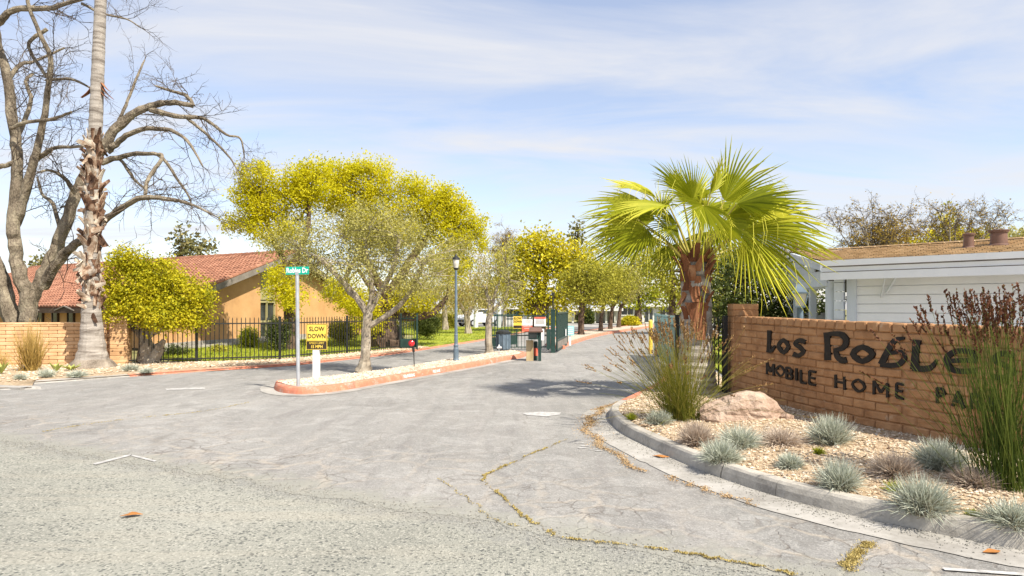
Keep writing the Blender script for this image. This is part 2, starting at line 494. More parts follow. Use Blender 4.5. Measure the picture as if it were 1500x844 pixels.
M['leaf_straw'] = leafmat('straw_leaf', (.26, .2, .05), (.46, .36, .11), (.6, .5, .22))
M['leaf_yellow'] = leafmat('yellow_leaf', (.2, .22, .01), (.56, .5, .02), (.74, .62, .04))
M['leaf_lime'] = leafmat('lime_leaf', (.09, .12, .008), (.33, .36, .016), (.56, .5, .022))
M['leaf_mid'] = leafmat('mid_green_leaf', (.13, .14, .014), (.36, .34, .035), (.54, .49, .07))
M['leaf_dark'] = leafmat('dark_green_leaf', (.03, .045, .01), (.085, .11, .022), (.19, .21, .045), .3)
M['leaf_conifer'] = leafmat('conifer_leaf', (.09, .09, .035), (.2, .19, .07), (.34, .28, .12), .25)
M['leaf_ochre'] = leafmat('ochre_leaf', (.2, .15, .02), (.4, .27, .04), (.5, .36, .08))
M['fescue'] = leafmat('blue_fescue', (.25, .18, .11), (.4, .43, .345), (.66, .68, .59), .2)
M['fescue_dry'] = leafmat('dry_fescue', (.22, .15, .11), (.46, .37, .29), (.64, .55, .46), .2)
M['restio'] = leafmat('restio_stem', (.05, .08, .008), (.22, .23, .03), (.46, .37, .09), .2)
M['restio_dark'] = leafmat('restio_stem_dark', (.025, .055, .01), (.115, .16, .025), (.28, .32, .07), .2)
M['seed_tan'] = leafmat('tan_seed_head', (.15, .07, .025), (.3, .17, .07), (.44, .3, .14), .1)
M['seed_dark'] = leafmat('dark_seed_head', (.045, .015, .008), (.12, .042, .02), (.22, .09, .045), .1)
M['dry_grass'] = leafmat('dry_grass', (.22, .14, .03), (.42, .28, .08), (.56, .4, .15), .15)
M['moss'] = leafmat('dry_weed', (.28, .2, .07), (.42, .33, .11), (.52, .43, .18), .1)
M['grass_blade'] = leafmat('grass_blade', (.13, .18, .012), (.3, .34, .025), (.48, .45, .05), .35)
M['agave'] = leafmat('agave_leaf', (.15, .2, .04), (.34, .38, .1), (.5, .48, .15), .2)
M['car_paint'] = mat('silver_car_paint', [(.5, .53, .56), (.6, .62, .65)], 3, .25, 0, spec=.6)
M['rubber'] = mat('tyre_rubber', [(.02, .02, .02), (.035, .035, .035)], 5, .9, 0)
M['far_white'] = mat('far_white_wall', [(.55, .55, .52), (.66, .66, .63)], 1, .8, 0)
M['far_roof'] = mat('far_grey_roof', [(.35, .37, .4), (.45, .47, .5)], 1, .8, 0)
M['dead_leaf'] = mat('fallen_leaf', [(.3, .12, .03), (.45, .2, .06)], 10, .9, 0)
M['soil'] = mat('dark_soil', [(.18, .155, .12), (.32, .27, .19)], 8, .95, .5, 40)
M['teal_gate'] = mat('teal_gate_mesh', [(.09, .16, .16), (.16, .25, .25)], 3, .5, .05)
# ---------------------------------------------------------------- road materials
EDGE_A, EDGE_B = G(0, 645), G(1130, 840)          # the seam between the public street and the driveway
_ed = (EDGE_B - EDGE_A).normalized(); EDGE_N = Vector((-_ed.y, _ed.x, 0))
def street_material():
    m, nt = _mat('chip_seal_street'); k = NT(nt)
    p = k.pos()
    big = k.mr(k.noise(p, .5, 5), .3, .7)
    c = k.ramp(big, [(.235, .233, .205), (.295, .292, .255), (.335, .33, .292)])
    chips = k.voro(p, 75, out='Color')
    cs = k.n('ShaderNodeSeparateColor'); k.l(chips, cs.inputs[0])
    fade = k.mr(k.noise(p, 3.2, 4), .35, .65, .35, 1.0)
    dark = k.m('MULTIPLY', k.mr(cs.outputs[0], .74, .86), fade)
    c = k.mix(k.m('MULTIPLY', dark, .85), c, (.06, .068, .065))
    lite = k.mr(cs.outputs[1], .8, .9)
    c = k.mix(k.m('MULTIPLY', lite, .5), c, (.5, .48, .42))
    sp2 = k.voro(p, 26, out='Color')
    c2 = k.n('ShaderNodeSeparateColor'); k.l(sp2, c2.inputs[0])
    dd = k.m('MULTIPLY', k.mr(c2.outputs[0], .82, .86), k.mr(k.voro(p, 26), .42, .25))
    c = k.mix(k.m('MULTIPLY', dd, .75), c, (.07, .075, .075))
    st = k.mr(k.noise(k.pos((.25, 2.2, 1), (0, 0, R(-20))), 1.4, 5, .6, .5), .5, .72)
    c = k.mix(k.m('MULTIPLY', st, .4), c, (.4, .365, .3))
    g = k.n('ShaderNodeNewGeometry')
    dt = k.n('ShaderNodeVectorMath', operation='DOT_PRODUCT')
    k.l(g.outputs['Position'], dt.inputs[0]); dt.inputs[1].default_value = EDGE_N
    dist = k.m('SUBTRACT', dt.outputs['Value'], EDGE_A.dot(EDGE_N))
    mz = k.m('MULTIPLY', k.mr(k.m('ADD', dist, k.m('MULTIPLY', k.m('SUBTRACT', k.noise(p, 3.5, 6, .75), .5), 1.2)), -.3, .05), .55)
    c = k.mix(mz, c, (.235, .232, .222))
    h = k.m('ADD', k.voro(p, 75), k.noise(p, 150, 3))
    k.out(c, .92, k.bump(h, .8, .008), .2)
    return m
def driveway_material():
    m, nt = _mat('worn_asphalt'); k = NT(nt)
    p = k.pos()
    big = k.mr(k.noise(p, .33, 6, .6, .4), .3, .7)
    c = k.ramp(big, [(.165, .163, .155), (.245, .241, .23), (.315, .309, .294)])
    # long worn streaks along the drive
    st = k.mr(k.noise(k.pos((2.4, .35, 1), (0, 0, R(35))), .9, 7, .65, .6), .42, .72)
    c = k.mix(k.m('MULTIPLY', st, .45), c, (.4, .375, .35))
    st2 = k.mr(k.noise(k.pos((2.1, .4, 1), (0, 0, R(62))), 1.3, 7, .6, 1.0), .52, .7)
    c = k.mix(k.m('MULTIPLY', st2, .5), c, (.155, .145, .145))
    fl = k.mr(k.noise(p, 5.0, 9, .75), .38, .66)
    c = k.mix(k.m('MULTIPLY', fl, .42), c, (.185, .172, .16))
    md = k.mr(k.noise(p, 1.7, 8, .7, 1.2), .5, .62)
    c = k.mix(k.m('MULTIPLY', md, .35), c, (.41, .4, .385))
    oil = k.mr(k.noise(p, .8, 4, .5), .66, .75)
    c = k.mix(k.m('MULTIPLY', oil, .4), c, (.13, .125, .12))
    fw = k.mr(k.noise(p, 16.0, 6, .8, .6), .56, .7)
    c = k.mix(k.m('MULTIPLY', fw, .5), c, (.47, .45, .42))
    gr = k.voro(p, 90, out='Color')
    gs = k.n('ShaderNodeSeparateColor'); k.l(gr, gs.inputs[0])
    c = k.mix(k.m('MULTIPLY', k.mr(gs.outputs[0], .7, .9), .35), c, (.12, .115, .115))
    c = k.mix(k.m('MULTIPLY', k.mr(gs.outputs[1], .75, .9), .3), c, (.46, .44, .42))
    # crumbled, alligator-cracked belt near the street seam
    g = k.n('ShaderNodeNewGeometry')
    dt = k.n('ShaderNodeVectorMath', operation='DOT_PRODUCT')
    k.l(g.outputs['Position'], dt.inputs[0]); dt.inputs[1].default_value = EDGE_N
    dist = k.m('SUBTRACT', dt.outputs['Value'], EDGE_A.dot(EDGE_N))
    near = k.mr(dist, 2.6, .2)
    reg = k.m('MULTIPLY', near, k.mr(k.noise(p, .55, 4, .6), .36, .56))
    w = k.n('ShaderNodeTexNoise'); k.l(p, w.inputs['Vector']); w.inputs['Scale'].default_value = 2.0; w.inputs['Detail'].default_value = 5
    vm = k.n('ShaderNodeVectorMath', operation='MULTIPLY_ADD')
    k.l(w.outputs['Color'], vm.inputs[0]); vm.inputs[1].default_value = (.55, .55, 0); k.l(p, vm.inputs[2])
    ck = k.voro(vm.outputs[0], 1.9, 'DISTANCE_TO_EDGE')
    edge = k.m('MULTIPLY', k.mr(ck, .075, .015), reg)
    brk = k.m('MULTIPLY', edge, k.mr(k.noise(p, 4.5, 6, .7), .33, .55))
    c = k.mix(k.m('MULTIPLY', brk, .6), c, (.43, .37, .3))
    ck2 = k.voro(vm.outputs[0], 4.6, 'DISTANCE_TO_EDGE')
    al = k.m('MULTIPLY', k.m('MULTIPLY', k.mr(ck2, .05, .012), reg), k.mr(k.noise(p, 2.2, 5, .7), .42, .58))
    c = k.mix(k.m('MULTIPLY', al, .75), c, (.12, .1, .085))
    edge = k.m('ADD', edge, al)
    hair = k.m('MULTIPLY', k.mr(k.voro(vm.outputs[0], .8, 'DISTANCE_TO_EDGE'), .011, .003), k.mr(k.noise(p, .5, 3), .4, .55))
    c = k.mix(k.m('MULTIPLY', hair, .35), c, (.13, .115, .1))
    mixz = k.m('MULTIPLY', k.mr(k.m('ADD', dist, k.m('MULTIPLY', k.m('SUBTRACT', k.noise(p, 3.0, 6, .75), .5), 1.3)), .42, .12), .8)
    c = k.mix(mixz, c, (.275, .272, .238))
    h = k.m('ADD', k.noise(p, 120, 3), k.m('MULTIPLY', edge, -1.5))
    h = k.m('ADD', h, k.m('MULTIPLY', fl, .7))
    k.out(c, .9, k.bump(h, .7, .006), .2)
    return m
M['street'] = street_material()
M['driveway'] = driveway_material()

# ---------------------------------------------------------------- ground sheets
def sheet(name, poly, z, m, zt=None):
    mb = MB()
    mb.prism([(p[0], p[1]) for p in poly], z - .02, z)
    return solo(name, mb, m, kind='structure')
gm = MB(); gm.grid([[(x, y, -.06) for x in (-700, -80, -40, 40, 80, 700)] for y in (-60, 20, 60, 120, 900)])
solo('ground', gm, M['field'], kind='structure')
sheet('street', [(-60, -20), (60, -20), (60, 12), (-60, 20)], 0.0, M['street'])
e0 = EDGE_A - _ed * 30; e1 = EDGE_B + _ed * 30
rough = []
for i in range(901):
    q = e0.lerp(e1, i / 900)
    rough.append(q + EDGE_N * (random.gauss(0, .016) + .04 * math.sin(i * .16) + .03 * math.sin(i * .41) + .02 * math.sin(i * 1.1)))
drive_poly = [(q.x, q.y) for q in rough] + [(40, 30), (40, 64), (14, 66), (5, 58), (1.5, 46), (-.2, 38), (-1.4, 32.5), (-3.6, 24.5), (-6.0, 18.2), (-8.8, 15.2), (-10.8, 14.0), (-30, 12.5)]
mb = MB()
mb.add([(x, y, .002) for x, y in drive_poly], [tuple(range(len(drive_poly)))])
drive = solo('driveway', mb, M['driveway'], kind='structure')
sheet('cross_street', [(-70, 56), (5, 56), (16, 64), (60, 64), (60, 72), (-70, 66)], .012, M['gutter'])

# ---------------------------------------------------------------- kerbs
def kerb_run(name, path, w, h, m, wl=None, zb=0.0, side=1):
    """a kerb of rounded section swept along path (outer bottom edge); side=+1 puts its body to the right of the path"""
    prof = [(0.0, zb), (.015, h * .55), (.03, h - .02), (.05, h), (w, h), (w, zb)]
    rows = []
    n = len(path)
    for i, p in enumerate(path):
        a = Vector(path[max(0, i - 1)]); b = Vector(path[min(n - 1, i + 1)])
        t = (b - a); t.z = 0; t.normalize()
        nn = Vector((t.y, -t.x, 0)) * side
        rows.append([Vector((p[0], p[1], 0)) + nn * (u + random.gauss(0, .0015)) + Vector((0, 0, v + (random.gauss(0, .0015) if v > zb else 0))) for u, v in prof])
    mb = MB()
    mb.grid(rows)
    for r in (rows[0], rows[-1]):
        mb.add(r, [tuple(range(len(r)))])
    return solo(name, mb, m, kind='structure')
# right-hand bed: grey concrete kerb, in three lengths, and the red-painted run going on to the gate
KR = [G(905, 598), G(893, 606), G(892, 616), G(903, 629), G(920, 641), G(960, 661), G(1000, 679), G(1055, 701), G(1135, 728), G(1215, 749), G(1300, 768), G(1400, 789), G(1500, 807)]
KR = [Vector((p.x, p.y, 0)) for p in KR] + [Vector((4.3, 3.72, 0)), Vector((6.2, 3.1, 0)), Vector((9, 2.4, 0))]
KRs = smooth_path(KR, 6)
i1 = min(range(len(KRs)), key=lambda i: (KRs[i] - G(1055, 701)).length)
i2 = min(range(len(KRs)), key=lambda i: (KRs[i] - G(1137, 729)).length)
def trim(pts, a=.0, b=.0):
    pts = [p.copy() for p in pts]
    pts[0] = pts[0] + (pts[1] - pts[0]).normalized() * a
    pts[-1] = pts[-1] + (pts[-2] - pts[-1]).normalized() * b
    return pts
kerb_run('kerb', trim(KRs[:i1 + 1], 0, .008), .15, .135, M['concrete'], side=-1)
kerb_run('kerb', trim(KRs[i1:i2 + 1], .008, .003), .15, .135, M['concrete'], side=-1)
kerb_run('kerb', trim(KRs[i2:], .003, 0), .15, .135, M['concrete'], side=-1)
RED = [Vector((9.2, 36, 0)), Vector((6.9, 28, 0)), Vector((5.1, 21, 0)), Vector((3.85, 16, 0)), Vector((2.95, 13.2, 0)), Vector((2.12, 11.3, 0)), KR[0] + Vector((.02, .06, 0))]
REDs = smooth_path(RED, 5)
kerb_run('kerb', REDs, .15, .135, M['red_kerb'], side=-1)
# the concrete gutter along it
def ribbon(name, inner, widths, z, m, side, edge_noise=.02, kind='structure', out0=0.0):
    rows = []
    n = len(inner)
    for i, p in enumerate(inner):
        a = inner[max(0, i - 1)]; b = inner[min(n - 1, i + 1)]
        t = (b - a); t.z = 0; t.normalize()
        nn = Vector((t.y, -t.x, 0)) * side
        w = widths(i / (n - 1)) + random.gauss(0, edge_noise)
        rows.append([Vector((p.x, p.y, z)) + nn * out0, Vector((p.x, p.y, z)) + nn * (out0 + w)])
    mb = MB(); mb.grid(rows)
    return solo(name, mb, m, kind=kind)
ribbon('gutter', KRs, lambda t: .38 * min(1, .5 + t * 8), .008, M['gutter'], 1, .006)

# left verge, its pale kerb and red run
KL = [Vector((-30, 12.4, 0)), G(-60, 572), G(0, 566), G(100, 559), G(190, 552), G(300, 544), G(420, 536), G(520, 526), G(600, 516), G(660, 506.5), G(705, 499.5), Vector((-.3, 38, 0)), Vector((1.4, 46, 0)), Vector((5, 58, 0))]
KL = [Vector((p.x, p.y, 0)) for p in KL]
iL = 4
KLa, KLb = smooth_path(KL[:iL + 1], 6), smooth_path(KL[iL:], 6)
kerb_run('kerb', KLa, .3, .05, M['gutter'], side=-1)
kerb_run('kerb', KLb, .14, .06, M['red_kerb'], side=-1)

# centre island
IS_F = [G(430, 557, .12), G(410, 561, .06), G(402, 567), G(404, 573), G(420, 577), G(450, 578), G(500, 573), G(550, 564), G(600, 555), G(650, 546), G(700, 537), G(740, 529), G(765, 524.5), G(772, 521)]
IS_F = [Vector((p.x, p.y, 0)) for p in IS_F]
IS_B = [G(430, 556, .12), G(475, 551, .12), G(520, 546, .12), G(560, 540.5, .12), G(610, 533, .12), G(670, 523, .12), G(720, 515.5, .12), G(745, 512, .12)]
IS_B = [Vector((p.x, p.y, 0)) for p in IS_B]
isl_front = smooth_path(IS_F[1:], 5)
isl_loop = isl_front + list(reversed(smooth_path(IS_B, 4)))
kerb_run('kerb', isl_front + [isl_front[-1]+Vector((-.25,.5,0))], .15, .13, M['red_kerb'], side=-1)
kerb_run('kerb', smooth_path(list(reversed(IS_B)), 4), .12, .1, M['red_kerb'], side=-1)
cen = sum(isl_loop, Vector()) / len(isl_loop)
def inset(loop, d):
    out = []
    n = len(loop)
    for i in range(n):
        t = (loop[(i + 1) % n] - loop[i - 1]).normalized()
        out.append(loop[i] + Vector((-t.y, t.x, 0)) * d)
    return out
isl_in = inset(isl_loop, .1)
mb = MB(); mb.prism([(p.x, p.y) for p in isl_in], .02, .112)
solo('island_gravel_bed', mb, M['white_gravel'], kind='structure')
ribbon('gutter', isl_front, lambda t: .26, .009, M['gutter'], 1, .008)
# worn pale asphalt apron in front of the island nose
# a far island with a red kerb beyond the gate
FB = [Vector((2.0, 25.5, 0)), Vector((2.6, 28.5, 0)), Vector((5.2, 38, 0)), Vector((8.2, 46, 0)), Vector((11.8, 55, 0)), Vector((13.5, 60, 0)), Vector((12.4, 60.3, 0)), Vector((8.2, 52, 0)), Vector((4.4, 42, 0)), Vector((1.8, 31, 0)), Vector((1.5, 26.5, 0))]
mb = MB(); mb.prism([(p.x, p.y) for p in inset(FB, .12)], .02, .115); solo('median_bed', mb, M['white_gravel'], kind='structure')
kerb_run('kerb', smooth_path(FB + [FB[0]], 4), .16, .14, M['red_kerb'], side=-1)

# ---------------------------------------------------------------- the sign wall's line and the bed in front of it
_wp = [(1072, 10.6), (1085, 10.4), (1130, 9.5), (1200, 8.4), (1280, 7.55), (1340, 7.1), (1385, 6.75), (1440, 6.4), (1500, 6.08), (1560, 5.8), (1640, 5.5)]
WALL = [Vector(((px - CX) / FPX * Y, Y, 0)) for px, Y in _wp]
WALLs = smooth_path(WALL, 8)
WS = poly_len(WALLs)
def wall_at_px(px):
    for i in range(len(WALLs) - 1):
        a, b = WALLs[i], WALLs[i + 1]
        pa, pb = CX + FPX * a.x / a.y, CX + FPX * b.x / b.y
        if pa <= px <= pb:
            return WS[i] + (WS[i + 1] - WS[i]) * (px - pa) / (pb - pa)
    return WS[-1] if px > 1500 else 0
def wall_top(s):
    return 1.475 - .012 * s
def kerb_dist(x, y):
    return min((Vector((x, y, 0)) - p).length for p in KRs + REDs)
def bed_z(x, y):
    return .115 + .10 * min(1, kerb_dist(x, y) / 1.8) + .012 * math.sin(x * 5 + y * 3)
KIN = []
allk = REDs[8:] + KRs[1:]
for i, p in enumerate(allk):
    t = (allk[min(len(allk) - 1, i + 1)] - allk[max(0, i - 1)]).normalized()
    KIN.append(p + Vector((-t.y, t.x, 0)) * .13)
BACK = [Vector((7.4, 24, 0)), Vector((5.2, 17, 0)), Vector((4.2, 12.8, 0)), Vector((3.78, 10.8, 0))] + [w + Vector((.12, .05, 0)) for w in WALL[1:]] + [Vector((6.5, 4.6, 0)), Vector((9.5, 3.5, 0))]
BACKs = smooth_path(BACK, 6)
def resample(pts, n):
    S = poly_len(pts)
    return [along(pts, S, S[-1] * i / (n - 1))[0] for i in range(n)]
# resample both by matching fractions anchored at three stations (tip, mid, end)
KA = resample(KIN, 70); BA = resample(BACKs, 70)
rows = []
for a, b in zip(KA, BA):
    row = []
    for j in range(13):
        q = a.lerp(b, j / 12)
        row.append((q.x, q.y, bed_z(q.x, q.y) if 0 < j else .112))
    rows.append(row)
mb = MB(); mb.grid(rows)
solo('gravel_bed', mb, M['gravel_base'], smooth=True, kind='structure')
def pebbles(name, pts, smin, smax, m):
    N = len(pts)
    base = np.array([(1, 0, 0), (0, 1, 0), (-1, 0, 0), (0, -1, 0), (0, 0, 1), (0, 0, -1)], float)
    tri = np.array([(0, 1, 4), (1, 2, 4), (2, 3, 4), (3, 0, 4), (1, 0, 5), (2, 1, 5), (3, 2, 5), (0, 3, 5)])
    V = np.repeat(base[None], N, 0) * RNG.uniform(.6, 1.3, (N, 6, 1))
    s = RNG.uniform(smin, smax, (N, 1, 1))
    V = V * s * np.stack([RNG.uniform(.8, 1.5, N), RNG.uniform(.7, 1.2, N), RNG.uniform(.4, .8, N)], 1)[:, None, :]
    a = RNG.uniform(0, 6.28, N); ca, sa = np.cos(a)[:, None], np.sin(a)[:, None]
    X = V[..., 0] * ca - V[..., 1] * sa; Yv = V[..., 0] * sa + V[..., 1] * ca
    V = np.stack([X, Yv, V[..., 2]], -1) + np.array(pts)[:, None, :]
    T = V[:, tri].reshape(-1, 3, 3)
    me = quads(name, T, np.repeat(np.clip(RNG.normal(.52, .26, N), 0, 1), 8), m)
    return link(name, me, None)
pp = []
for i in range(34000):
    u = random.random() ** .75; u = 1 - u
    a, b = KA[0], BA[0]
    f = (1 - u) * (len(KA) - 2); i0 = int(f); t = f - i0
    a = KA[i0].lerp(KA[i0 + 1], t); b = BA[i0].lerp(BA[i0 + 1], t)
    q = a.lerp(b, random.uniform(.02, .98))
    if q.y < 1 or q.x / max(q.y, .1) > 2.2: continue
    pp.append((q.x, q.y, bed_z(q.x, q.y) + .004))
tag(pebbles('bed_pebbles', pp, .009, .022, M['pebble']), kind='stuff')
pp = []
S_isl = poly_len(isl_front)
for i in range(7000):
    t = random.random() ** 1.3
    a = along(isl_front[8:], poly_len(isl_front[8:]), 0)[0] if False else None
    k = len(isl_front) - 1
    f = 6 + t * (k - 6); i0 = min(k - 1, int(f))
    a = isl_front[i0].lerp(isl_front[i0 + 1], f - i0)
    bs = smooth_path(IS_B, 4) if i == 0 else bs
    b = along(bs, poly_len(bs) if i == 0 else Sb, (poly_len(bs)[-1] if i == 0 else Sb[-1]) * t)[0]
    if i == 0: Sb = poly_len(bs)
    q = a.lerp(b, random.uniform(.14, .92))
    pp.append((q.x, q.y, .115))
M['pebble_white'] = mat('pale_pebbles', [(.22, .16, .11), (.5, .42, .33), (.7, .63, .53)], 3, .85, 0, var=.85)
tag(pebbles('island_pebbles', pp, .015, .035, M['pebble_white']), kind='stuff')

pp = []
for i in range(1500):
    f = random.uniform(0, .999) * 69; i0 = min(68, int(f)); t = random.random()
    q = KA[i0].lerp(KA[i0 + 1], f - i0).lerp(BA[i0].lerp(BA[i0 + 1], f - i0), random.uniform(.04, .97))
    pp.append((q.x, q.y, bed_z(q.x, q.y) + .014))
_d = RNG.normal(size=(len(pp), 3)); _d[:, 2] = abs(_d[:, 2]) * .15
tag(link('bed_litter', quads('bed_litter', leaf_quads(np.array(pp), .075, .005, unit(_d)), RNG.uniform(0, 1, len(pp)), leafmat('bed_litter', (.1, .06, .03), (.26, .17, .08), (.44, .33, .18), .1)), None), kind='stuff')
# left verge: gravel strip in front of the low wall and fence
FENCE_L = [G(184, 536.5), G(410, 530), G(586, 513.5)]
FENCE_L = [Vector((p.x, p.y, 0)) for p in FENCE_L]
KLall = KLa + KLb[1:]
vf = [p for p in KLall if p.y < 26]
vb = [Vector((-30, 15.5, 0)), Vector((-18, 16.9, 0)), FENCE_L[0] + Vector((0, .4, 0)), FENCE_L[1] + Vector((-.3, .3, 0)), FENCE_L[2] + Vector((-.3, .2, 0)), Vector((-3.9, 26.5, 0))]
VA, VB = resample(vf, 60), resample(smooth_path(vb, 5), 60)
rows = []
for a, b in zip(VA, VB):
    rows.append([(a.lerp(b, j / 6).x, a.lerp(b, j / 6).y, .045 + .03 * min(1, j / 3)) for j in range(7)])
mb = MB(); mb.grid(rows); solo('verge_gravel', mb, M['gravel_base'], smooth=True, kind='structure')
pp = []
for i in range(9000):
    f = random.uniform(0, .999) * 59; i0 = int(f)
    a = VA[i0].lerp(VA[i0 + 1], f - i0); b = VB[i0].lerp(VB[i0 + 1], f - i0)
    if a.x < -13.5: continue
    q = a.lerp(b, random.uniform(.18, .97)); pp.append((q.x, q.y, .075))
tag(pebbles('verge_pebbles', pp, .015, .04, M['pebble']), kind='stuff')
# lawns
lawn1 = [FENCE_L[0] + Vector((2.2, .75, 0)), FENCE_L[1] + Vector((-.35, .3, 0)), FENCE_L[2] + Vector((-.4, .3, 0)), Vector((-4.9, 30, 0)), Vector((-7.5, 42, 0)), Vector((-11.2, 30.2, 0)), Vector((-12.3, 26, 0)), Vector((-12, 21.5, 0))]
mb = MB(); mb.prism([(p.x, p.y) for p in lawn1], -.05, .062); solo('lawn', mb, M['lawn'], kind='structure')
lawn2 = [Vector((-3.7, 25.9, 0)), Vector((-1.8, 33, 0)), Vector((-.6, 38, 0)), Vector((1.1, 46, 0)), Vector((3, 54.5, 0)), Vector((-40, 54.5, 0)), Vector((-14, 46, 0)), Vector((-6, 40, 0)), Vector((-4.6, 29.5, 0))]
mb = MB(); mb.prism([(p.x, p.y) for p in lawn2], -.05, .058); solo('lawn', mb, M['lawn'], kind='structure')
lawn3 = [Vector((4.1, 10.9, 0)), Vector((6.2, 10.9, 0)), Vector((6.6, 15, 0)), Vector((12, 20, 0)), Vector((20, 40, 0)), Vector((11, 36, 0)), Vector((5.9, 20, 0)), Vector((4.6, 13, 0))]
mb = MB(); mb.prism([(p.x, p.y) for p in lawn3], -.05, .056); solo('lawn', mb, M['lawn'], kind='structure')
mb = MB(); mb.prism([(4.9, 13.6), (7.3, 13.4), (7.4, 14.5), (5.2, 14.8)], 0, .064); solo('path', mb, M['gutter'], kind='structure')
mb = MB(); mb.prism([(6.22, 10.9), (6.0, 7.0), (6.6, 5.2), (20, 2), (24, 20), (12.0, 19.9), (6.62, 14.9)], -.02, .05); solo('bounce_pad', mb, M['gutter'], kind='structure')  # unseen pale pad added to bounce sunlight onto the white house wall
def blades(name, pts, L, W, m, lean=.5):
    N = len(pts); Pn = np.array(pts)
    d = unit(np.stack([RNG.normal(0, lean, N), RNG.normal(0, lean, N), np.ones(N)], 1))
    s = unit(np.cross(d, RNG.normal(size=(N, 3)))) * (W * RNG.uniform(.6, 1.2, N))[:, None]
    tip = Pn + d * (L * RNG.uniform(.5, 1.2, N))[:, None]
    V = np.stack([Pn - s, Pn + s, tip], 1)
    return tag(link(name, quads(name, V, RNG.uniform(.15, .95, N), m), None), kind='stuff')
def inside(poly, x, y):
    c = False
    j = len(poly) - 1
    for i in range(len(poly)):
        if (poly[i].y > y) != (poly[j].y > y) and x < (poly[j].x - poly[i].x) * (y - poly[i].y) / (poly[j].y - poly[i].y) + poly[i].x: c = not c
        j = i
    return c
gp = []
for lw, n in ((lawn1, 16000), (lawn2, 12000), (lawn3, 5000)):
    x0, x1 = min(p.x for p in lw), max(p.x for p in lw); y0, y1 = min(p.y for p in lw), max(p.y for p in lw)
    k = 0
    while k < n:
        x, y = random.uniform(x0, x1), random.uniform(y0, y1)
        if inside(lw, x, y): gp.append((x, y, .06)); k += 1
blades('lawn_grass', gp, .09, .018, M['grass_blade'])

pp = []
for i in range(5200):
    q = EDGE_A.lerp(EDGE_B, random.uniform(-.15, 1.25)) + EDGE_N * random.gauss(.0, .11)
    pp.append((q.x, q.y, .006))
for i in range(1500):
    i0 = random.randrange(6, len(KRs) - 14); q = KRs[i0].lerp(KRs[i0 + 1], random.random()); t_ = (KRs[i0 + 1] - KRs[i0]).normalized()
    q = q + Vector((t_.y, -t_.x, 0)) * abs(random.gauss(.03, .12)); pp.append((q.x, q.y, .012))
tag(pebbles('loose_chips', pp, .003, .0075, M['chips']), kind='stuff')
# ---------------------------------------------------------------- weedy cracks, paint marks, leaves on the road
def crack(pts, w, n_w, label, z=.0095):
    path = [Vector((G(*p).x, G(*p).y, z)) for p in pts]
    path = smooth_path(path, 14)
    path = [p + Vector((random.gauss(0, .014), random.gauss(0, .014), 0)) for p in path]
    rows = []
    for i, p in enumerate(path):
        a, b = path[max(0, i - 1)], path[min(len(path) - 1, i + 1)]
        t = (b - a).normalized(); nn = Vector((-t.y, t.x, 0))
        j = nn * random.gauss(0, w * .4); ww = w * random.choice((.08, .15, .3, .6, .9)) * (.5 + .5 * math.sin(i * .37) ** 2)
        rows.append([p + j - nn * ww, p + j + nn * ww])
    c = MB(); c.grid(rows)
    r = thing('road_crack', path[0], label, 'crack')
    part('gap', c, M['soil'], r)
    pts3 = []
    S = poly_len(path)
    dens = [random.random() for _ in range(24)]
    for _ in range(n_w):
        s = random.random()
        if dens[int(s * 23.99)] < .08 + random.random() * .6: continue
        q, t = along(path, S, s * S[-1])
        pts3.append((q.x + random.gauss(0, w * .8), q.y + random.gauss(0, w * .8), z))
    Pn = np.array(pts3); N = len(Pn)
    d = unit(RNG.normal(size=(N, 3)) + np.array([0, 0, .5])); d[:, 2] = abs(d[:, 2])
    V = leaf_quads(Pn, .013, .0038, d)
    o = link('weeds', quads('weeds', V, RNG.uniform(0, 1, N), M['moss'], WLOC[r]), None, r); o['kind'] = 'stuff'
crack([(830, 645), (780, 666), (735, 686), (712, 697), (712, 708), (735, 728), (765, 755), (800, 778), (825, 790)], .007, 3800, 'weedy crack zigzagging from the kerb down to the street seam')
crack([(825, 789), (870, 795), (930, 801), (1000, 811), (1080, 826), (1160, 842)], .006, 2600, 'yellow weedy seam along the edge of the street at bottom right')
crack([(365, 590), (300, 603), (215, 612), (130, 622), (60, 634)], .008, 900, 'weedy crack across the drive on the far left')
crack([(640, 700), (690, 735), (720, 762), (760, 772)], .008, 300, 'short crumbling crack left of the long weedy one')
crack([(1276, 796), (1262, 806), (1250, 820), (1240, 838)], .026, 3600, 'thick tuft of yellow weeds in a crack near the right kerb')
def leafband(pts, w, n, label):
    path = smooth_path([Vector((G(*p).x, G(*p).y, .014)) for p in pts], 8); S = poly_len(path)
    Pn = []
    for _ in range(n):
        s = random.random(); q, t = along(path, S, s * S[-1])
        ww = w * (.3 + math.sin(math.pi * min(1, s * 1.0 + .03)) * (.5 + .5 * math.sin(s * 23) ** 2)) * random.choice((.6, 1, 1, 2.2)) + .006
        Pn.append((q.x + random.gauss(0, ww) + .05 * math.sin(s * 31), q.y + random.gauss(0, ww) + .03 * math.sin(s * 17), .014 + random.random() * .008))
    Pn = np.array(Pn); N = len(Pn)
    d = RNG.normal(size=(N, 3)); d[:, 2] = abs(d[:, 2]) * .3; d = unit(d)
    V = leaf_quads(Pn, .016, .005, d)
    tag(link('leaf_litter', quads('leaf_litter', V, RNG.uniform(0, 1, N), M['litter']), None), kind='stuff')
M['litter'] = leafmat('leaf_litter', (.3, .17, .07), (.45, .3, .15), (.52, .42, .27), .1)
leafband([(905, 590), (872, 608), (862, 632), (880, 652), (910, 675), (948, 692)], .036, 5200, '')
leafband([(975, 700), (1040, 722), (1110, 742)], .012, 600, '')
def paint(name, quad, label, z=.0085):
    mb = MB(); mb.add([Vector((G(*p).x, G(*p).y, z)) for p in quad], [tuple(range(len(quad)))])
    tag(link(name, mb.mesh(name), M['asphalt_patch']), label, 'paint mark')
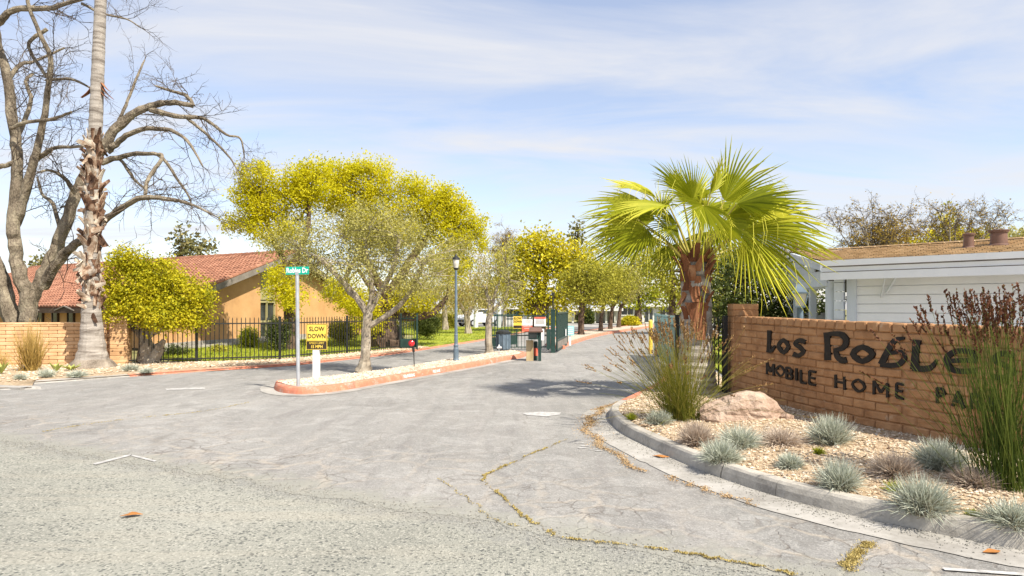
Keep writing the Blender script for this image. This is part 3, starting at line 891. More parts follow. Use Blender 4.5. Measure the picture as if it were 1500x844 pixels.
paint('paint_stripe', [(136, 680), (190, 666.5), (194, 667.8), (140, 682)], 'thin white stripe slanting up to a corner on the left street', .0085)
paint('paint_stripe', [(194, 667), (230, 676), (226, 677.5), (190, 668.5)], 'short white stripe running right from the corner of the stripe')
paint('paint_patch', [(765, 606), (790, 604), (822, 605), (820, 608), (800, 611), (772, 609)], 'worn white paint patch in the middle of the drive')
paint('paint_patch', [(242, 570), (300, 568), (300, 570.5), (244, 572)], 'faint white paint patch on the left lane')
paint('paint_stripe', [(1380, 834), (1500, 842), (1500, 846), (1384, 838)], 'white painted line at the bottom right corner of the street', .0125)
for i, (px, py) in enumerate([(842, 650), (850, 654), (846, 657), (862, 659), (870, 661)]):
    paint('paint_patch', [(px, py), (px + 12, py - .6), (px + 14, py + .2), (px + 3, py + 1)], ['long', 'second', 'third', 'fourth', 'lowest'][i] + ' scuffed white dash by the leaf litter at the kerb')
def fallen(px, py, s, label):
    c = G(px, py); mb = MB()
    a = random.uniform(0, 6)
    n = 7
    vs = [Vector((c.x + math.cos(a + k * 6.283 / n) * s * (1.5 if k in (0, 3) else .6), c.y + math.sin(a + k * 6.283 / n) * s * .7, .016 + .012 * abs(math.sin(k)))) for k in range(n)]
    mb.slab(vs, .003)
    tag(link('fallen_leaf', mb.mesh('fallen_leaf'), M['dead_leaf']), label, 'leaf')
fallen(192, 757, .06, 'curled orange leaf lying on the street at lower left')
fallen(967, 671, .07, 'brown leaf lying in the gutter against the grey kerb')
fallen(1455, 812, .05, 'dark dry leaf lying in the gutter at lower right')
# ---------------------------------------------------------------- pieces shared by all brickwork
def brick_mesh(L, D, Hh, rough, seed):
    rr = random.Random(seed)
    b = .012
    mb = MB()
    xs = [-L / 2, -L / 2 + b * 1.4, L / 2 - b * 1.4, L / 2]; zs = [-Hh / 2, -Hh / 2 + b, Hh / 2 - b, Hh / 2]
    rows = []
    for i, z in enumerate(zs):
        row = []
        for j, x in enumerate(xs):
            edge = (i in (0, 3)) + (j in (0, 3))
            y = -D / 2 + (b * .9 if edge == 1 else b * 1.6 if edge == 2 else 0) + (rr.uniform(-rough, rough) if edge == 0 else 0)
            row.append((x * (.97 if edge == 2 else 1) + rr.uniform(-rough, rough) * .3, y, z * (.95 if edge == 2 else 1) + rr.uniform(-rough, rough) * .4))
        rows.append(row)
    n = 4
    vs = [q for r in rows for q in r]
    fs = [(i * n + k, i * n + k + 1, (i + 1) * n + k + 1, (i + 1) * n + k) for i in range(3) for k in range(3)]
    back = [(x, D / 2, z) for z in (-Hh / 2, Hh / 2) for x in (-L / 2, L / 2)]
    vs += back
    fs += [(0, 16, 17, 3, 2, 1), (12, 13, 14, 15, 19, 18), (0, 4, 8, 12, 18, 16), (3, 17, 19, 15, 11, 7), (16, 18, 19, 17)]
    mb.add(vs, fs)
    return mb.mesh('brick', None, False)
def rotz(t):
    return (0, 0, math.atan2(t.y, t.x))

# ---------------------------------------------------------------- the sign wall
sw = thing('sign_wall', (WALLs[4].x, WALLs[4].y, 0), 'curved tan brick wall with black lettering LOS ROBLES MOBILE HOME PARK', 'sign wall')
bl = .325
bm = [brick_mesh(bl - .011, .12, .096, .007, i) for i in range(9)]
hm = brick_mesh(bl / 2 - .011, .12, .096, .004, 9)
S_END = wall_at_px(1592) if wall_at_px(1592) else WS[-1]
rows = []
for i in range(0, len(WALLs)):
    p = WALLs[i]; a, b = WALLs[max(0, i - 1)], WALLs[min(len(WALLs) - 1, i + 1)]
    t = (b - a).normalized(); nb = Vector((-t.y, t.x, 0))
    f = p + nb * .020; k = p + nb * .19
    zt = wall_top(WS[i]) - .1
    rows.append([f, f + Vector((0, 0, zt)), k + Vector((0, 0, zt)), k])
mb = MB(); mb.grid(rows); mb.add(rows[0], [(0, 1, 2, 3)]); mb.add(rows[-1], [(3, 2, 1, 0)])
part('mortar_core', mb, M['tan_mortar'], sw)
NR = 13
cnt = 0
for r in range(1, NR):
    s = .05 + (0 if r % 2 else bl / 2)
    first = r % 2 == 0
    if first:
        c, t = along(WALLs, WS, .05 + bl / 4)
    while s < S_END:
        c, t = along(WALLs, WS, s + bl / 2)
        hh = (wall_top(s) - .11) / NR
        nb = Vector((-t.y, t.x, 0))
        z = hh * (r + .5)
        o = place('brick', random.choice(bm), M['tan_brick'], sw, c + nb * (.062 + random.gauss(0, .0035)) + Vector((0, 0, z)), (random.gauss(0, .012), random.gauss(0, .006), rotz(t)[2] + random.gauss(0, .006)), (1, 1, hh / .108))
        s += bl; cnt += 1
cw = .165
cm = [brick_mesh(cw - .012, .225, .105, .006, 20 + i) for i in range(4)]
s = .05
while s < S_END:
    c, t = along(WALLs, WS, s + cw / 2)
    nb = Vector((-t.y, t.x, 0))
    place('cap_brick', random.choice(cm), M['tan_brick'], sw, c + nb * .105 + Vector((0, 0, wall_top(s) - .052 + random.gauss(0, .002))), (random.gauss(0, .01), random.gauss(0, .012), rotz(t)[2] + random.gauss(0, .012)))
    s += cw; cnt += 1
# the end pillar
pc = Vector(((1088 - CX) / FPX * 10.75, 10.75, 0))
pil_dir = Vector((.995, -.1, 0)).normalized()
pb = [brick_mesh(.4, .4, .098, .003, 40 + i) for i in range(3)]
for r in range(16):
    place('pillar_brick', random.choice(pb), M['tan_brick'], sw, pc + Vector((0, 0, .06 + r * .1045)), (0, 0, rotz(pil_dir)[2] + random.gauss(0, .004)), (1, 1, 1))
mb = MB(); mb.box(pc + Vector((0, 0, .83)), (.375, .375, 1.6), (pil_dir, Vector((-pil_dir.y, pil_dir.x, 0)), Vector((0, 0, 1))))
part('pillar_core', mb, M['tan_mortar'], sw)
print('sign wall bricks', cnt)
# lettering: raised black strokes fixed to the face
def wall_pt(px, py, lift):
    s = wall_at_px(px); p, t = along(WALLs, WS, s)
    nb = Vector((-t.y, t.x, 0))
    Y = p.y
    return p - nb * lift + Vector((0, 0, EYE - (py - HY) / FPX * Y))
def stroke_poly(pts, wid, closed=False):
    n = len(pts); L, Rr = [], []
    for i in range(n):
        a = pts[(i - 1) % n] if closed or i > 0 else pts[0]
        b = pts[(i + 1) % n] if closed or i < n - 1 else pts[-1]
        tx, ty = b[0] - a[0], b[1] - a[1]; l = math.hypot(tx, ty) or 1
        w = wid[i] / 2 if hasattr(wid, '__len__') else wid / 2
        L.append((pts[i][0] - ty / l * w, pts[i][1] + tx / l * w)); Rr.append((pts[i][0] + ty / l * w, pts[i][1] - tx / l * w))
    return L, Rr
def letter(strokes, name='letter', lift=.012):
    mb = MB()
    for k, (pts, wid, closed) in enumerate(strokes):
        if len(pts) > 2 or closed:
            q = []
            m_ = len(pts)
            for i in range(m_ if closed else m_ - 1):
                p0 = pts[(i - 1) % m_] if closed or i else pts[i]; p1 = pts[i]; p2 = pts[(i + 1) % m_]
                p3 = pts[(i + 2) % m_] if closed or i < m_ - 2 else p2
                w1 = wid[i] if hasattr(wid, '__len__') else wid; w2 = wid[(i + 1) % m_] if hasattr(wid, '__len__') else wid
                for j in range(3):
                    t = j / 3
                    q.append(tuple(.5 * (2 * p1[c] + (p2[c] - p0[c]) * t + (2 * p0[c] - 5 * p1[c] + 4 * p2[c] - p3[c]) * t * t + (3 * p1[c] - p0[c] - 3 * p2[c] + p3[c]) * t ** 3) for c in (0, 1)) + (w1 + (w2 - w1) * t,))
            if not closed: q.append((*pts[-1], wid[-1] if hasattr(wid, '__len__') else wid))
        else:
            q = [(*p, wid[i] if hasattr(wid, '__len__') else wid) for i, p in enumerate(pts)]
        L, Rr = stroke_poly([(a, b) for a, b, c in q], [c for a, b, c in q], closed)
        n = len(q); lf = lift + .0012 * k
        vs = [wall_pt(*p, lf) for p in L] + [wall_pt(*p, lf) for p in Rr] + [wall_pt(*p, -.008) for p in L] + [wall_pt(*p, -.008) for p in Rr]
        fs = []
        for i in range(n if closed else n - 1):
            j = (i + 1) % n
            fs += [(i, j, n + j, n + i), (i, 2 * n + i, 2 * n + j, j), (n + i, n + j, 3 * n + j, 3 * n + i)]
        if not closed: fs += [(0, n, 3 * n, 2 * n), (n - 1, 3 * n - 1, 4 * n - 1, 2 * n - 1)]
        mb.add(vs, fs)
    part(name, mb, M['letter'], sw)
letter([([(1127.5, 484), (1127, 500), (1126.5, 515)], [6, 5, 6], False), ([(1124, 513), (1131, 514), (1136, 506)], [6, 5.5, 2], False)])
letter([([(1148, 498.5), (1155.5, 507.5), (1148.5, 516.5), (1141, 507)], [6, 5.5, 6, 5.5], True)])
letter([([(1180.5, 501.5), (1172, 498.5), (1165.5, 503.5), (1173, 509.5), (1177.5, 516), (1170, 521), (1162.5, 518.5)], [7, 6, 6, 6, 6.5, 6, 7], False)])
letter([([(1212, 487), (1213, 505), (1213.5, 528)], [10, 8.5, 10], False), ([(1208, 490), (1222, 489), (1234, 490.5), (1240.5, 500), (1235, 510), (1222, 513)], [4, 7, 8.5, 8, 8, 5], False), ([(1225, 512), (1227, 522), (1234, 528), (1241, 527)], [6, 7.5, 8.5, 9], False)])
letter([([(1264, 508.5), (1278.5, 519), (1264, 529.5), (1250, 518.5)], [7.5, 9, 8, 9], True)])
letter([([(1325.5, 495.5), (1311, 499), (1299, 518), (1291.5, 534)], [3.5, 8, 9, 10], False), ([(1302, 518.5), (1320, 516), (1325, 525), (1314, 535), (1290, 534.5)], [4, 7, 8, 8, 6], False)])
letter([([(1343.5, 498), (1341.5, 518), (1340.5, 541)], [12, 10.5, 13], False), ([(1337, 539), (1362, 540), (1373, 527)], [8, 9, 3], False)])
letter([([(1387, 529.5), (1408, 528), (1431, 529)], 7, False), ([(1428, 530), (1424, 516.5), (1402, 514.5), (1388, 524), (1391, 538), (1406, 544), (1431, 543)], [8, 8, 8, 9, 9, 8, 8], False)])
letter([([(1486, 522), (1468, 518), (1456, 527), (1474, 536), (1484, 546), (1470, 553), (1452, 551)], [8, 8, 8, 8, 9, 8, 8], False)])
FONT = {'M': [[(0, 1), (0, 0)], [(0, 0), (.5, .75)], [(.5, .75), (1, 0)], [(1, 0), (1, 1)]], 'I': [[(.5, 0), (.5, 1)]], 'L': [[(0, 0), (0, 1)], [(0, 1), (.9, 1)]],
        'E': [[(0, 0), (0, 1)], [(0, 0), (.95, 0)], [(0, .5), (.8, .5)], [(0, 1), (.95, 1)]], 'H': [[(0, 0), (0, 1)], [(1, 0), (1, 1)], [(0, .5), (1, .5)]],
        'A': [[(0, 1), (.5, 0)], [(.5, 0), (1, 1)], [(.2, .65), (.8, .65)]], 'K': [[(0, 0), (0, 1)], [(0, .6), (1, 0)], [(.35, .45), (1, 1)]]}
for ch, x, y, w, h in [('M', 1129, 541, 10, 17), ('O', 1143.5, 543.5, 12, 17), ('B', 1156.5, 547, 8, 17.5), ('I', 1167, 548.5, 4, 18), ('L', 1178, 552, 9, 18.5), ('E', 1191, 554, 10, 19),
                       ('H', 1231, 560, 13, 19.5), ('O', 1258, 565, 18, 20), ('M', 1290.5, 570, 20, 20.5), ('E', 1319, 573, 11, 20.5), ('P', 1379, 580, 11, 23), ('A', 1404, 585, 17, 23.5), ('R', 1430, 589, 13, 24), ('K', 1458, 593, 14, 24)]:
    dn = .22                              # the line of letters runs downhill towards the viewer
    X = lambda u: x + (u - .5) * w
    Yf = lambda u, v: y + (v - .5) * h + (u - .5) * w * dn
    lw = 3.3 * h / 19
    if ch == 'O': st = [([(X(.5), Yf(.5, 0.06)), (X(1), Yf(1, .5)), (X(.5), Yf(.5, .94)), (X(0), Yf(0, .5))], lw, True)]
    elif ch in 'BPR':
        st = [([(X(0), Yf(0, 0)), (X(0), Yf(0, 1))], lw, False), ([(X(0), Yf(0, .07)), (X(.7), Yf(.7, .07)), (X(.95), Yf(.95, .27)), (X(.7), Yf(.7, .5)), (X(0), Yf(0, .5))], lw, False)]
        if ch == 'B': st.append(([(X(0), Yf(0, .5)), (X(.75), Yf(.75, .52)), (X(1), Yf(1, .73)), (X(.75), Yf(.75, .94)), (X(0), Yf(0, .94))], lw, False))
        if ch == 'R': st.append(([(X(.5), Yf(.5, .5)), (X(1), Yf(1, 1))], lw, False))
    else: st = [([(X(u), Yf(u, v)) for u, v in s_], lw, False) for s_ in FONT[ch]]
    letter(st, lift=.01)

# ---------------------------------------------------------------- boulders
def boulder(c, dims, seed, label):
    import bmesh
    bm_ = bmesh.new(); bmesh.ops.create_icosphere(bm_, subdivisions=4, radius=1)
    rr = random.Random(seed)
    pl = [(Vector((rr.gauss(0, 1), rr.gauss(0, 1), rr.gauss(0, .7))).normalized(), rr.uniform(.58, .85)) for _ in range(16)]
    from mathutils import noise as mn
    for v in bm_.verts:
        d = v.co.normalized(); r = 1.0
        for n_, h_ in pl:
            q = d.dot(n_)
            if q > 0: r = min(r, h_ / q)
        r += .09 * mn.noise(d * 2.3 + Vector((seed, 0, 0))) + .05 * mn.noise(d * 6) + .02 * mn.noise(d * 16)
        v.co = Vector((d.x * dims[0], d.y * dims[1], max(d.z, -.4) * dims[2])) * r
    me = bpy.data.meshes.new('boulder'); bm_.to_mesh(me); bm_.free()
    tag(link('boulder', me, M['boulder'], None, c), label, 'boulder')
b0 = G(1097, 622, .16)
boulder((b0.x, b0.y + .32, .2), (.62, .46, .36), 3, 'large pinkish boulder resting in the gravel against the sign wall')
b1 = G(1153, 619, .17)
boulder((b1.x + .02, b1.y + .1, .2), (.14, .12, .11), 8, 'small pink stone right beside the large boulder')

# ---------------------------------------------------------------- grasses of the bed
def tuft(name, c, rad, h, n, m, label, cat='grass tuft', W=.0035, up=.55, group=None, droop=.35):
    c = np.array(c)
    th = RNG.uniform(0, 2 * math.pi, n); el = np.arcsin(np.clip(RNG.uniform(.02, 1, n) ** up, 0, 1))
    d = np.stack([np.cos(th) * np.cos(el), np.sin(th) * np.cos(el), np.sin(el)], 1)
    L = RNG.uniform(.6, 1.08, n)[:, None]
    base = c + np.stack([RNG.normal(0, rad * .16, n), RNG.normal(0, rad * .16, n), np.zeros(n)], 1)
    sc = np.array([rad, rad, h])
    mid = base + d * sc * L * .55 + np.array([0, 0, .04 * h])
    tip = base + d * sc * L + np.array([0, 0, -droop * h * .3]) * (1 - d[:, 2:3])
    s = unit(np.cross(d, RNG.normal(size=(n, 3)))) * W
    V1 = np.stack([base - s, base + s, mid + s * .8, mid - s * .8], 1)
    V2 = np.stack([mid - s * .8, mid + s * .8, tip + s * .12, tip - s * .12], 1)
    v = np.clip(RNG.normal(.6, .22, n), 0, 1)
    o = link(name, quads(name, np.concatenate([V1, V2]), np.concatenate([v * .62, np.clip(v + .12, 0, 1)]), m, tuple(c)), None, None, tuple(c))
    return tag(o, label, cat, group)
FT = [(965, 622, 44, 24, 'fescue', 'small blue-grey tuft left of the boulder, under the tall reeds'),
      (1020, 650, 56, 42, 'fescue_dry', 'pinkish dry tuft standing left of the boulder'),
      (1083, 656, 62, 44, 'fescue', 'blue-grey tuft right in front of the boulder'),
      (1056, 672, 56, 40, 'fescue', 'pale blue tuft nearest the kerb below the boulder'),
      (1141, 655, 66, 36, 'fescue_dry', 'brownish flattened tuft just right of the boulder'),
      (1216, 656, 72, 46, 'fescue', 'round blue tuft against the wall under the word HOME'),
      (1157, 683, 44, 26, 'fescue', 'tiny grey-green tuft alone in the open gravel'),
      (1230, 712, 66, 52, 'fescue', 'blue-grey tuft in the gravel near the kerb below the word HOME'),
      (1310, 702, 62, 40, 'fescue_dry', 'dull brown tuft between the two right-hand blue tufts'),
      (1376, 692, 74, 56, 'fescue', 'large blue tuft up against the wall at right'),
      (1351, 742, 104, 66, 'fescue', 'largest pale blue tuft close to the kerb at right'),
      (1428, 716, 66, 38, 'fescue_dry', 'dark brown low tuft beneath the tall right-hand reeds'),
      (1482, 762, 84, 54, 'fescue', 'blue tuft beside the kerb in the lower right corner')]
for px, py, w, h, mm, lb in FT:
    c = G(px, py - 4, .17); k = c.y / FPX
    c.z = bed_z(c.x, c.y) - .01
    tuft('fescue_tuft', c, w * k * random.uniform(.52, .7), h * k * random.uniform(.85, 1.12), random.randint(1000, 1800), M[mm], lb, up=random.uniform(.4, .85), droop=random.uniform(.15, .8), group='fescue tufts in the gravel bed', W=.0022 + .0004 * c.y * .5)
for px, py, w, h, lb in [(1312, 716, 34, 20, 'bright green weed sprouting beside the largest blue tuft'), (1200, 668, 20, 12, 'tiny yellow-green weed near the wall foot'), (925, 612, 20, 12, 'small green weed at the kerb tip'), (1425, 748, 22, 14, 'small green weed left of the corner tuft')]:
    c = G(px, py, .16); k = c.y / FPX; c.z = bed_z(c.x, c.y)
    tuft('weed', c, w * k * .6, h * k, 160, M['grass_blade'], lb, 'weed', W=.004)

def reeds(name, c, n, spread, hmin, hmax, m, mh, label, lean=(0, 0), head=.16, headfrac=.7, hw=.011, sw_=.0026):
    r = thing(name, c, label, 'reed clump')
    c = Vector(c)
    th = RNG.uniform(0, 2 * math.pi, n); ln = np.abs(RNG.normal(0, spread, n))
    d = np.stack([np.cos(th) * ln + lean[0], np.sin(th) * ln + lean[1], np.ones(n)], 1)
    H = RNG.uniform(hmin, hmax, n)[:, None]
    base = np.array(c) + np.stack([RNG.normal(0, .10, n), RNG.normal(0, .10, n), np.zeros(n)], 1)
    bend = np.stack([np.cos(th), np.sin(th), np.zeros(n)], 1) * (ln * ln * .22)[:, None] * H
    def at(t):
        return base + unit(d) * H * t + bend * t * t - np.array([0, 0, 1.0]) * (ln[:, None] ** 2) * .16 * H * t * t
    V = []; s = unit(np.cross(d, RNG.normal(size=(n, 3))))
    s2 = unit(np.cross(d, s))
    T = [0, .3, .6, .85, 1.0]
    for a, b in zip(T, T[1:]):
        for q in (s, s2):
            w0, w1 = sw_ * (1 - .55 * a), sw_ * (1 - .55 * b)
            V.append(np.stack([at(a) - q * w0, at(a) + q * w0, at(b) + q * w1, at(b) - q * w1], 1))
    v = np.clip(RNG.normal(.5, .25, n), 0, 1)
    var = np.concatenate([np.clip(v + .35 * (t - .45), 0, 1) for t in (.1, .1, .4, .4, .7, .7, .9, .9)])
    o = link('stalks', quads('stalks', np.concatenate(V), var, m, tuple(c)), None, r); o['kind'] = 'stuff'
    # seed heads: many small spikelets along the top of the taller stalks
    sel = np.where((H[:, 0] > np.quantile(H[:, 0], 1 - headfrac)))[0]
    Pn, D, A = [], [], []
    for i in sel:
        hl = head * random.uniform(.7, 1.3)
        k = 16
        dirn = None
        for j in range(k):
            t = 1 - (hl / H[i, 0]) * (1 - j / k)
            p = (base[i] + d[i] / np.linalg.norm(d[i]) * H[i, 0] * t + bend[i] * t * t - np.array([0, 0, 1.0]) * (ln[i] ** 2) * .16 * H[i, 0] * t * t)
            dn = d[i] / np.linalg.norm(d[i]) + RNG.normal(size=3) * .35
            Pn.append(p); D.append(dn); A.append(random.random())
    Vh = leaf_quads(np.array(Pn), .03, hw * .62, unit(np.array(D)))
    Vh2 = leaf_quads(np.array(Pn), .026, hw * .5, unit(np.array(D)))
    o = link('seed_heads', quads('seed_heads', np.concatenate([Vh, Vh2]), np.array(A + A), mh, tuple(c)), None, r); o['kind'] = 'stuff'
    return r
rc = G(1000, 612, .17); rc.z = bed_z(rc.x, rc.y) - .02
reeds('reed_clump', rc, 620, .54, .65, 1.38, M['restio'], M['seed_tan'], 'large clump of arching green reeds with tan seed heads in front of the fan palm', lean=(-.14, 0), head=.12, headfrac=.3)
rc2 = G(1474, 708, .2); rc2.z = bed_z(rc2.x, rc2.y) - .02
reeds('reed_clump', rc2, 350, .26, .85, 1.66, M['restio_dark'], M['seed_dark'], 'tall dark green reeds with brown seed heads at the right edge, before the wall', lean=(-.07, .03), head=.2, headfrac=.34, hw=.015, sw_=.0026)

# ---------------------------------------------------------------- fan palm
PB = Vector((3.1, 11.0, .2))
fp = thing('fan_palm', PB, 'fan palm with a broad bright green crown and rusty boots on its trunk', 'palm tree')
mb = MB()
prof = [(.39, -.1), (.37, .08), (.33, .3), (.29, .55), (.27, .85), (.255, 1.2), (.25, 1.6), (.24, 1.95), (.18, 2.25)]
rings = []
pz = [PB + Vector((.02 * z, 0, z)) for r, z in prof]
pts = []; rad = []
for (r, z), (r2, z2) in zip(prof, prof[1:]):
    for j in range(5):
        t = j / 5; zz_ = z + (z2 - z) * t
        pts.append(PB + Vector((.03 * math.sin(zz_ * 1.4), 0, zz_))); rad.append((r + (r2 - r) * t) * (1 + .022 * ((j % 2) * 2 - 1)))
mb.tube(pts, rad, 22, jit=.025)
part('trunk', mb, M['palm_trunk'], fp)
def plate(mb, base, out, up, side, L, W, curl, thick=.012, split=False):
    """a leaf-base plate: rooted at base, rising along up and bending outwards"""
    rows, back = [], []
    for j in range(5):
        t = j / 4
        w = W * (1 - .55 * t) * (1 if j else 1.05)
        c_ = base + up * (L * t) + out * (curl * L * t * t)
        row = []
        for i in range(4):
            u = i / 3 * 2 - 1
            row.append(c_ + side * (u * w) - out * (abs(u) ** 2 * W * .28 * (1 - t)))
        rows.append(row); back.append([q - out * thick for q in row])
    mb.grid(rows); mb.grid([list(reversed(r)) for r in back])
    for j in range(4):
        mb.add([rows[j][0], rows[j + 1][0], back[j + 1][0], back[j][0]], [(0, 1, 2, 3)])
        mb.add([rows[j][3], back[j][3], back[j + 1][3], rows[j + 1][3]], [(0, 1, 2, 3)])
    mb.add([rows[4][0], rows[4][3], back[4][3], back[4][0]], [(0, 1, 2, 3)])
k = 0
for ring in range(7):
    z = 1.22 + ring * .16
    for j in range(6):
        a = (j + .5 * (ring % 2)) * 2 * math.pi / 6 + random.gauss(0, .14)
        if ring < 3 and math.cos(a - R(275)) < .1 + .25 * (2 - ring): continue
        out = Vector((math.cos(a), math.sin(a), 0)); side = Vector((-out.y, out.x, 0))
        mb = MB()
        up = (Vector((0, 0, 1)) * (1 if ring > 2 else random.choice((-1, 1, 1))) + side * random.gauss(0, .25)).normalized()
        plate(mb, PB + out * (.232 + .002 * ring) + Vector((0, 0, z + (0 if up.z > 0 else .3))), out, up, side, random.uniform(.2, .36), random.uniform(.07, .13), random.uniform(.1, .5), .022)
        part('leaf_base', mb, M['palm_boot'], fp)
mb = MB()                                    # the twisted old boot hanging over the trunk
for a, w, L in ((R(262), .16, .62), (R(285), .1, .5), (R(238), .09, .45)):
    out = Vector((math.cos(a), math.sin(a), 0)); side = Vector((-out.y, out.x, 0))
    plate(mb, PB + out * .29 + Vector((0, 0, 1.5)), out, Vector((.25 * math.cos(a * 3), 0, -1)).normalized(), side, L, w, .05, .015)
part('hanging_boot', mb, M['palm_boot'], fp)
CR = PB + Vector((0, 0, 2.2))
def frond(mbp, hub, tip, nrm, nseg=38, span=125):
    """petiole from the crown heart to the hub, then a pleated fan of segments that split and droop at their ends"""
    d0 = (tip - hub); Lf = d0.length; d0.normalize()
    nrm = Vector(nrm).normalized() + Vector((random.gauss(0, .3), random.gauss(0, .2), random.gauss(0, .3)))
    w = d0.cross(nrm).normalized(); n = w.cross(d0).normalized()
    root = CR + (hub - CR).normalized() * .12 + Vector((0, 0, -.12))
    mid = root.lerp(hub, .55) + Vector((0, 0, .07))
    mbp.tube([root, mid, hub], [.026, .018, .012], 5)
    mb = MB()
    age = random.gauss(0, .1)
    keel = random.uniform(.12, .38)                # the two halves of the fan fold up along the midrib
    for i in range(nseg):
        u = (i + .5) / nseg * 2 - 1
        a = R(span) * u
        dirn = (d0 * math.cos(a) + w * math.sin(a))
        bowl = n * (keel * abs(math.sin(a)))
        L = Lf * (1.0 - .34 * abs(u) ** 1.8) * random.uniform(.88, 1.07)
        ha = R(span) / nseg
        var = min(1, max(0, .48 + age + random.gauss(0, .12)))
        dr = random.uniform(.4, 1.0) if random.random() < .8 else random.uniform(1.2, 2.6)
        tw_ = random.gauss(0, .12)
        pr = []
        for t, wf in ((.02, .02), (.2, .2), (.38, .44), (.58, .34), (.8, .2), (1.0, .012)):
            droop = Vector((0, 0, -1)) * (Lf * .2 * dr * max(0, t - .42) ** 1.5) + n * (-Lf * .10 * t * t)
            c_ = hub + (dirn + bowl).normalized() * (L * t) + droop
            perp = (w * math.cos(a) - d0 * math.sin(a)) + n * (tw_ * 4 * max(0, t - .45))
            perp.normalize()
            half = L * t * math.tan(ha) if t < .39 else L * .38 * math.tan(ha) * (wf / .44)
            fold = n * (half * .95 * (1 if t < .9 else .2))
            pr.append((c_ - perp * half - fold, c_ + fold, c_ + perp * half - fold))
        for j in range(5):
            A, B = pr[j], pr[j + 1]
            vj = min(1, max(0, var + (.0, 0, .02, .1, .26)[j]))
            mb.add([A[0], A[1], B[1], B[0]], [(0, 1, 2, 3)], min(1, vj + .06))  # pleat shading put into the colour: one half lighter, the other darker
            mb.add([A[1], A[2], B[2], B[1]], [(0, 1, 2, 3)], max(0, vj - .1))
    for _ in range(7):                       # pale threads between the segments
        a = R(random.uniform(-100, 100)); dirn = d0 * math.cos(a) + w * math.sin(a)
        s_ = hub + dirn * Lf * .6; e_ = s_ + dirn * Lf * .12 + Vector((random.gauss(0, .06), random.gauss(0, .06), -random.uniform(.15, .5)))
        THR.tube([s_, s_.lerp(e_, .5) + dirn * .05, e_], [.004, .004, .002], 3, cap=False, var=1.0)
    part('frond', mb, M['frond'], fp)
V3 = Vector
cam_n = V3((0, -1, .25))
FR = [  # hub offset, tip offset, normal, half span
    ((-.06, -.68, .84), (-.10, -1.1, .18), (0, -.85, .55), 105),
    ((.50, .0, 1.02), (1.30, .1, 1.98), (-.45, -.85, .3), 62),
    ((.80, .1, .88), (2.20, .25, 1.22), (0, -.6, .8), 58),
    ((.95, -.25, .62), (2.28, -.5, .30), (.1, -.6, .8), 62),
    ((.60, -.65, .46), (1.58, -1.1, -.45), (.35, -.7, .6), 60),
    ((-.80, -.05, .92), (-1.95, -.1, .98), (0, -.6, .8), 60),
    ((-.60, .2, 1.1), (-1.45, .35, 1.55), (.15, -.8, .6), 60),
    ((-.10, -.25, 1.0), (-.42, -.45, 1.66), (-.1, -.97, .1), 80),
    ((-.87, -.3, .52), (-1.70, -.65, .08), (-.2, -.7, .65), 66),
    ((.10, .5, 1.1), (.25, 1.0, 1.82), (0, -.9, .3), 70),
    ((.35, .6, .95), (.95, 1.4, 1.5), (0, -.75, .6), 70),
    ((-.40, .7, .9), (-1.05, 1.7, 1.25), (0, -.7, .7), 75),
    ((.50, .75, .6), (1.3, 1.8, .35), (.2, .4, .8), 80),
    ((-.60, .65, .5), (-1.45, 1.5, .15), (-.2, .4, .8), 80),
    ((.20, -.2, 1.1), (.42, -.4, 1.72), (.5, -.8, .1), 55),
    ((.95, .35, .3), (1.75, .7, -.45), (.6, .0, .75), 70),
    ((.55, -.45, .9), (1.45, -.95, .95), (.1, -.5, .85), 58),
    ((-.55, -.5, .85), (-1.35, -1.0, .72), (-.1, -.5, .85), 60),
    ((0, .8, .4), (0, 1.7, -.1), (0, .6, .8), 80),
    ((-.20, .1, 1.2), (-.62, .15, 1.80), (.5, -.8, .2), 55),
    ((.30, -.45, .62), (.85, -1.05, .12), (.2, -.7, .7), 75),
    ((-.35, -.2, .6), (-1.0, -.5, .45), (0, -.6, .8), 70),
    ((.45, -.2, .75), (1.2, -.55, .85), (.1, -.7, .6), 60), ((-.6, .3, .75), (-1.6, .7, .75), (0, -.6, .8), 62), ((.7, .4, .7), (1.75, .8, .8), (0, -.5, .85), 62),
    ((-.95, .1, .72), (-2.0, .1, .45), (0, -.7, .7), 58)]
mbp = MB(); THR = MB()
for h_, t_, n_, sp in FR:
    frond(mbp, CR + V3(h_), CR + V3(h_) + (V3(t_) - V3(h_)) * 1.06, V3(n_), max(24, int(sp * .42)), sp)
part('petioles', mbp, M['petiole'], fp)['kind'] = 'stuff'
part('threads', THR, M['frond'], fp)['kind'] = 'stuff'

# ---------------------------------------------------------------- tall palm on the left
YP = 16.9
tp = thing('palm_tree', P(135, 535, YP), 'very tall bare-trunked palm at left with shaggy pale leaf bases halfway up', 'palm tree')
mb = MB()
pr = [(134, 540, 27), (134.5, 534, 25), (135, 526, 22), (135, 512, 18), (135, 490, 15.5), (134, 465, 13.2), (133, 430, 11), (134, 380, 10.2), (135, 320, 9.8), (137, 260, 9.4), (138, 210, 9), (140, 185, 9), (142, 140, 8.7), (145, 60, 8), (147.5, 0, 7.6), (151, -90, 7.3), (156, -200, 7), (160, -300, 6.8)]
pts, rad = [], []
for (x, y, r), (x2, y2, r2) in zip(pr, pr[1:]):
    n_ = max(2, int(abs(y2 - y) / 7))
    for j in range(n_):
        t = j / n_
        pts.append(P(x + (x2 - x) * t, y + (y2 - y) * t, YP)); rad.append((r + (r2 - r) * t) * YP / FPX * (1 + (.025 if j % 2 else -.02)))
mb.tube(pts, rad, 20, jit=.03)
part('trunk', mb, M['palm_trunk'], tp)
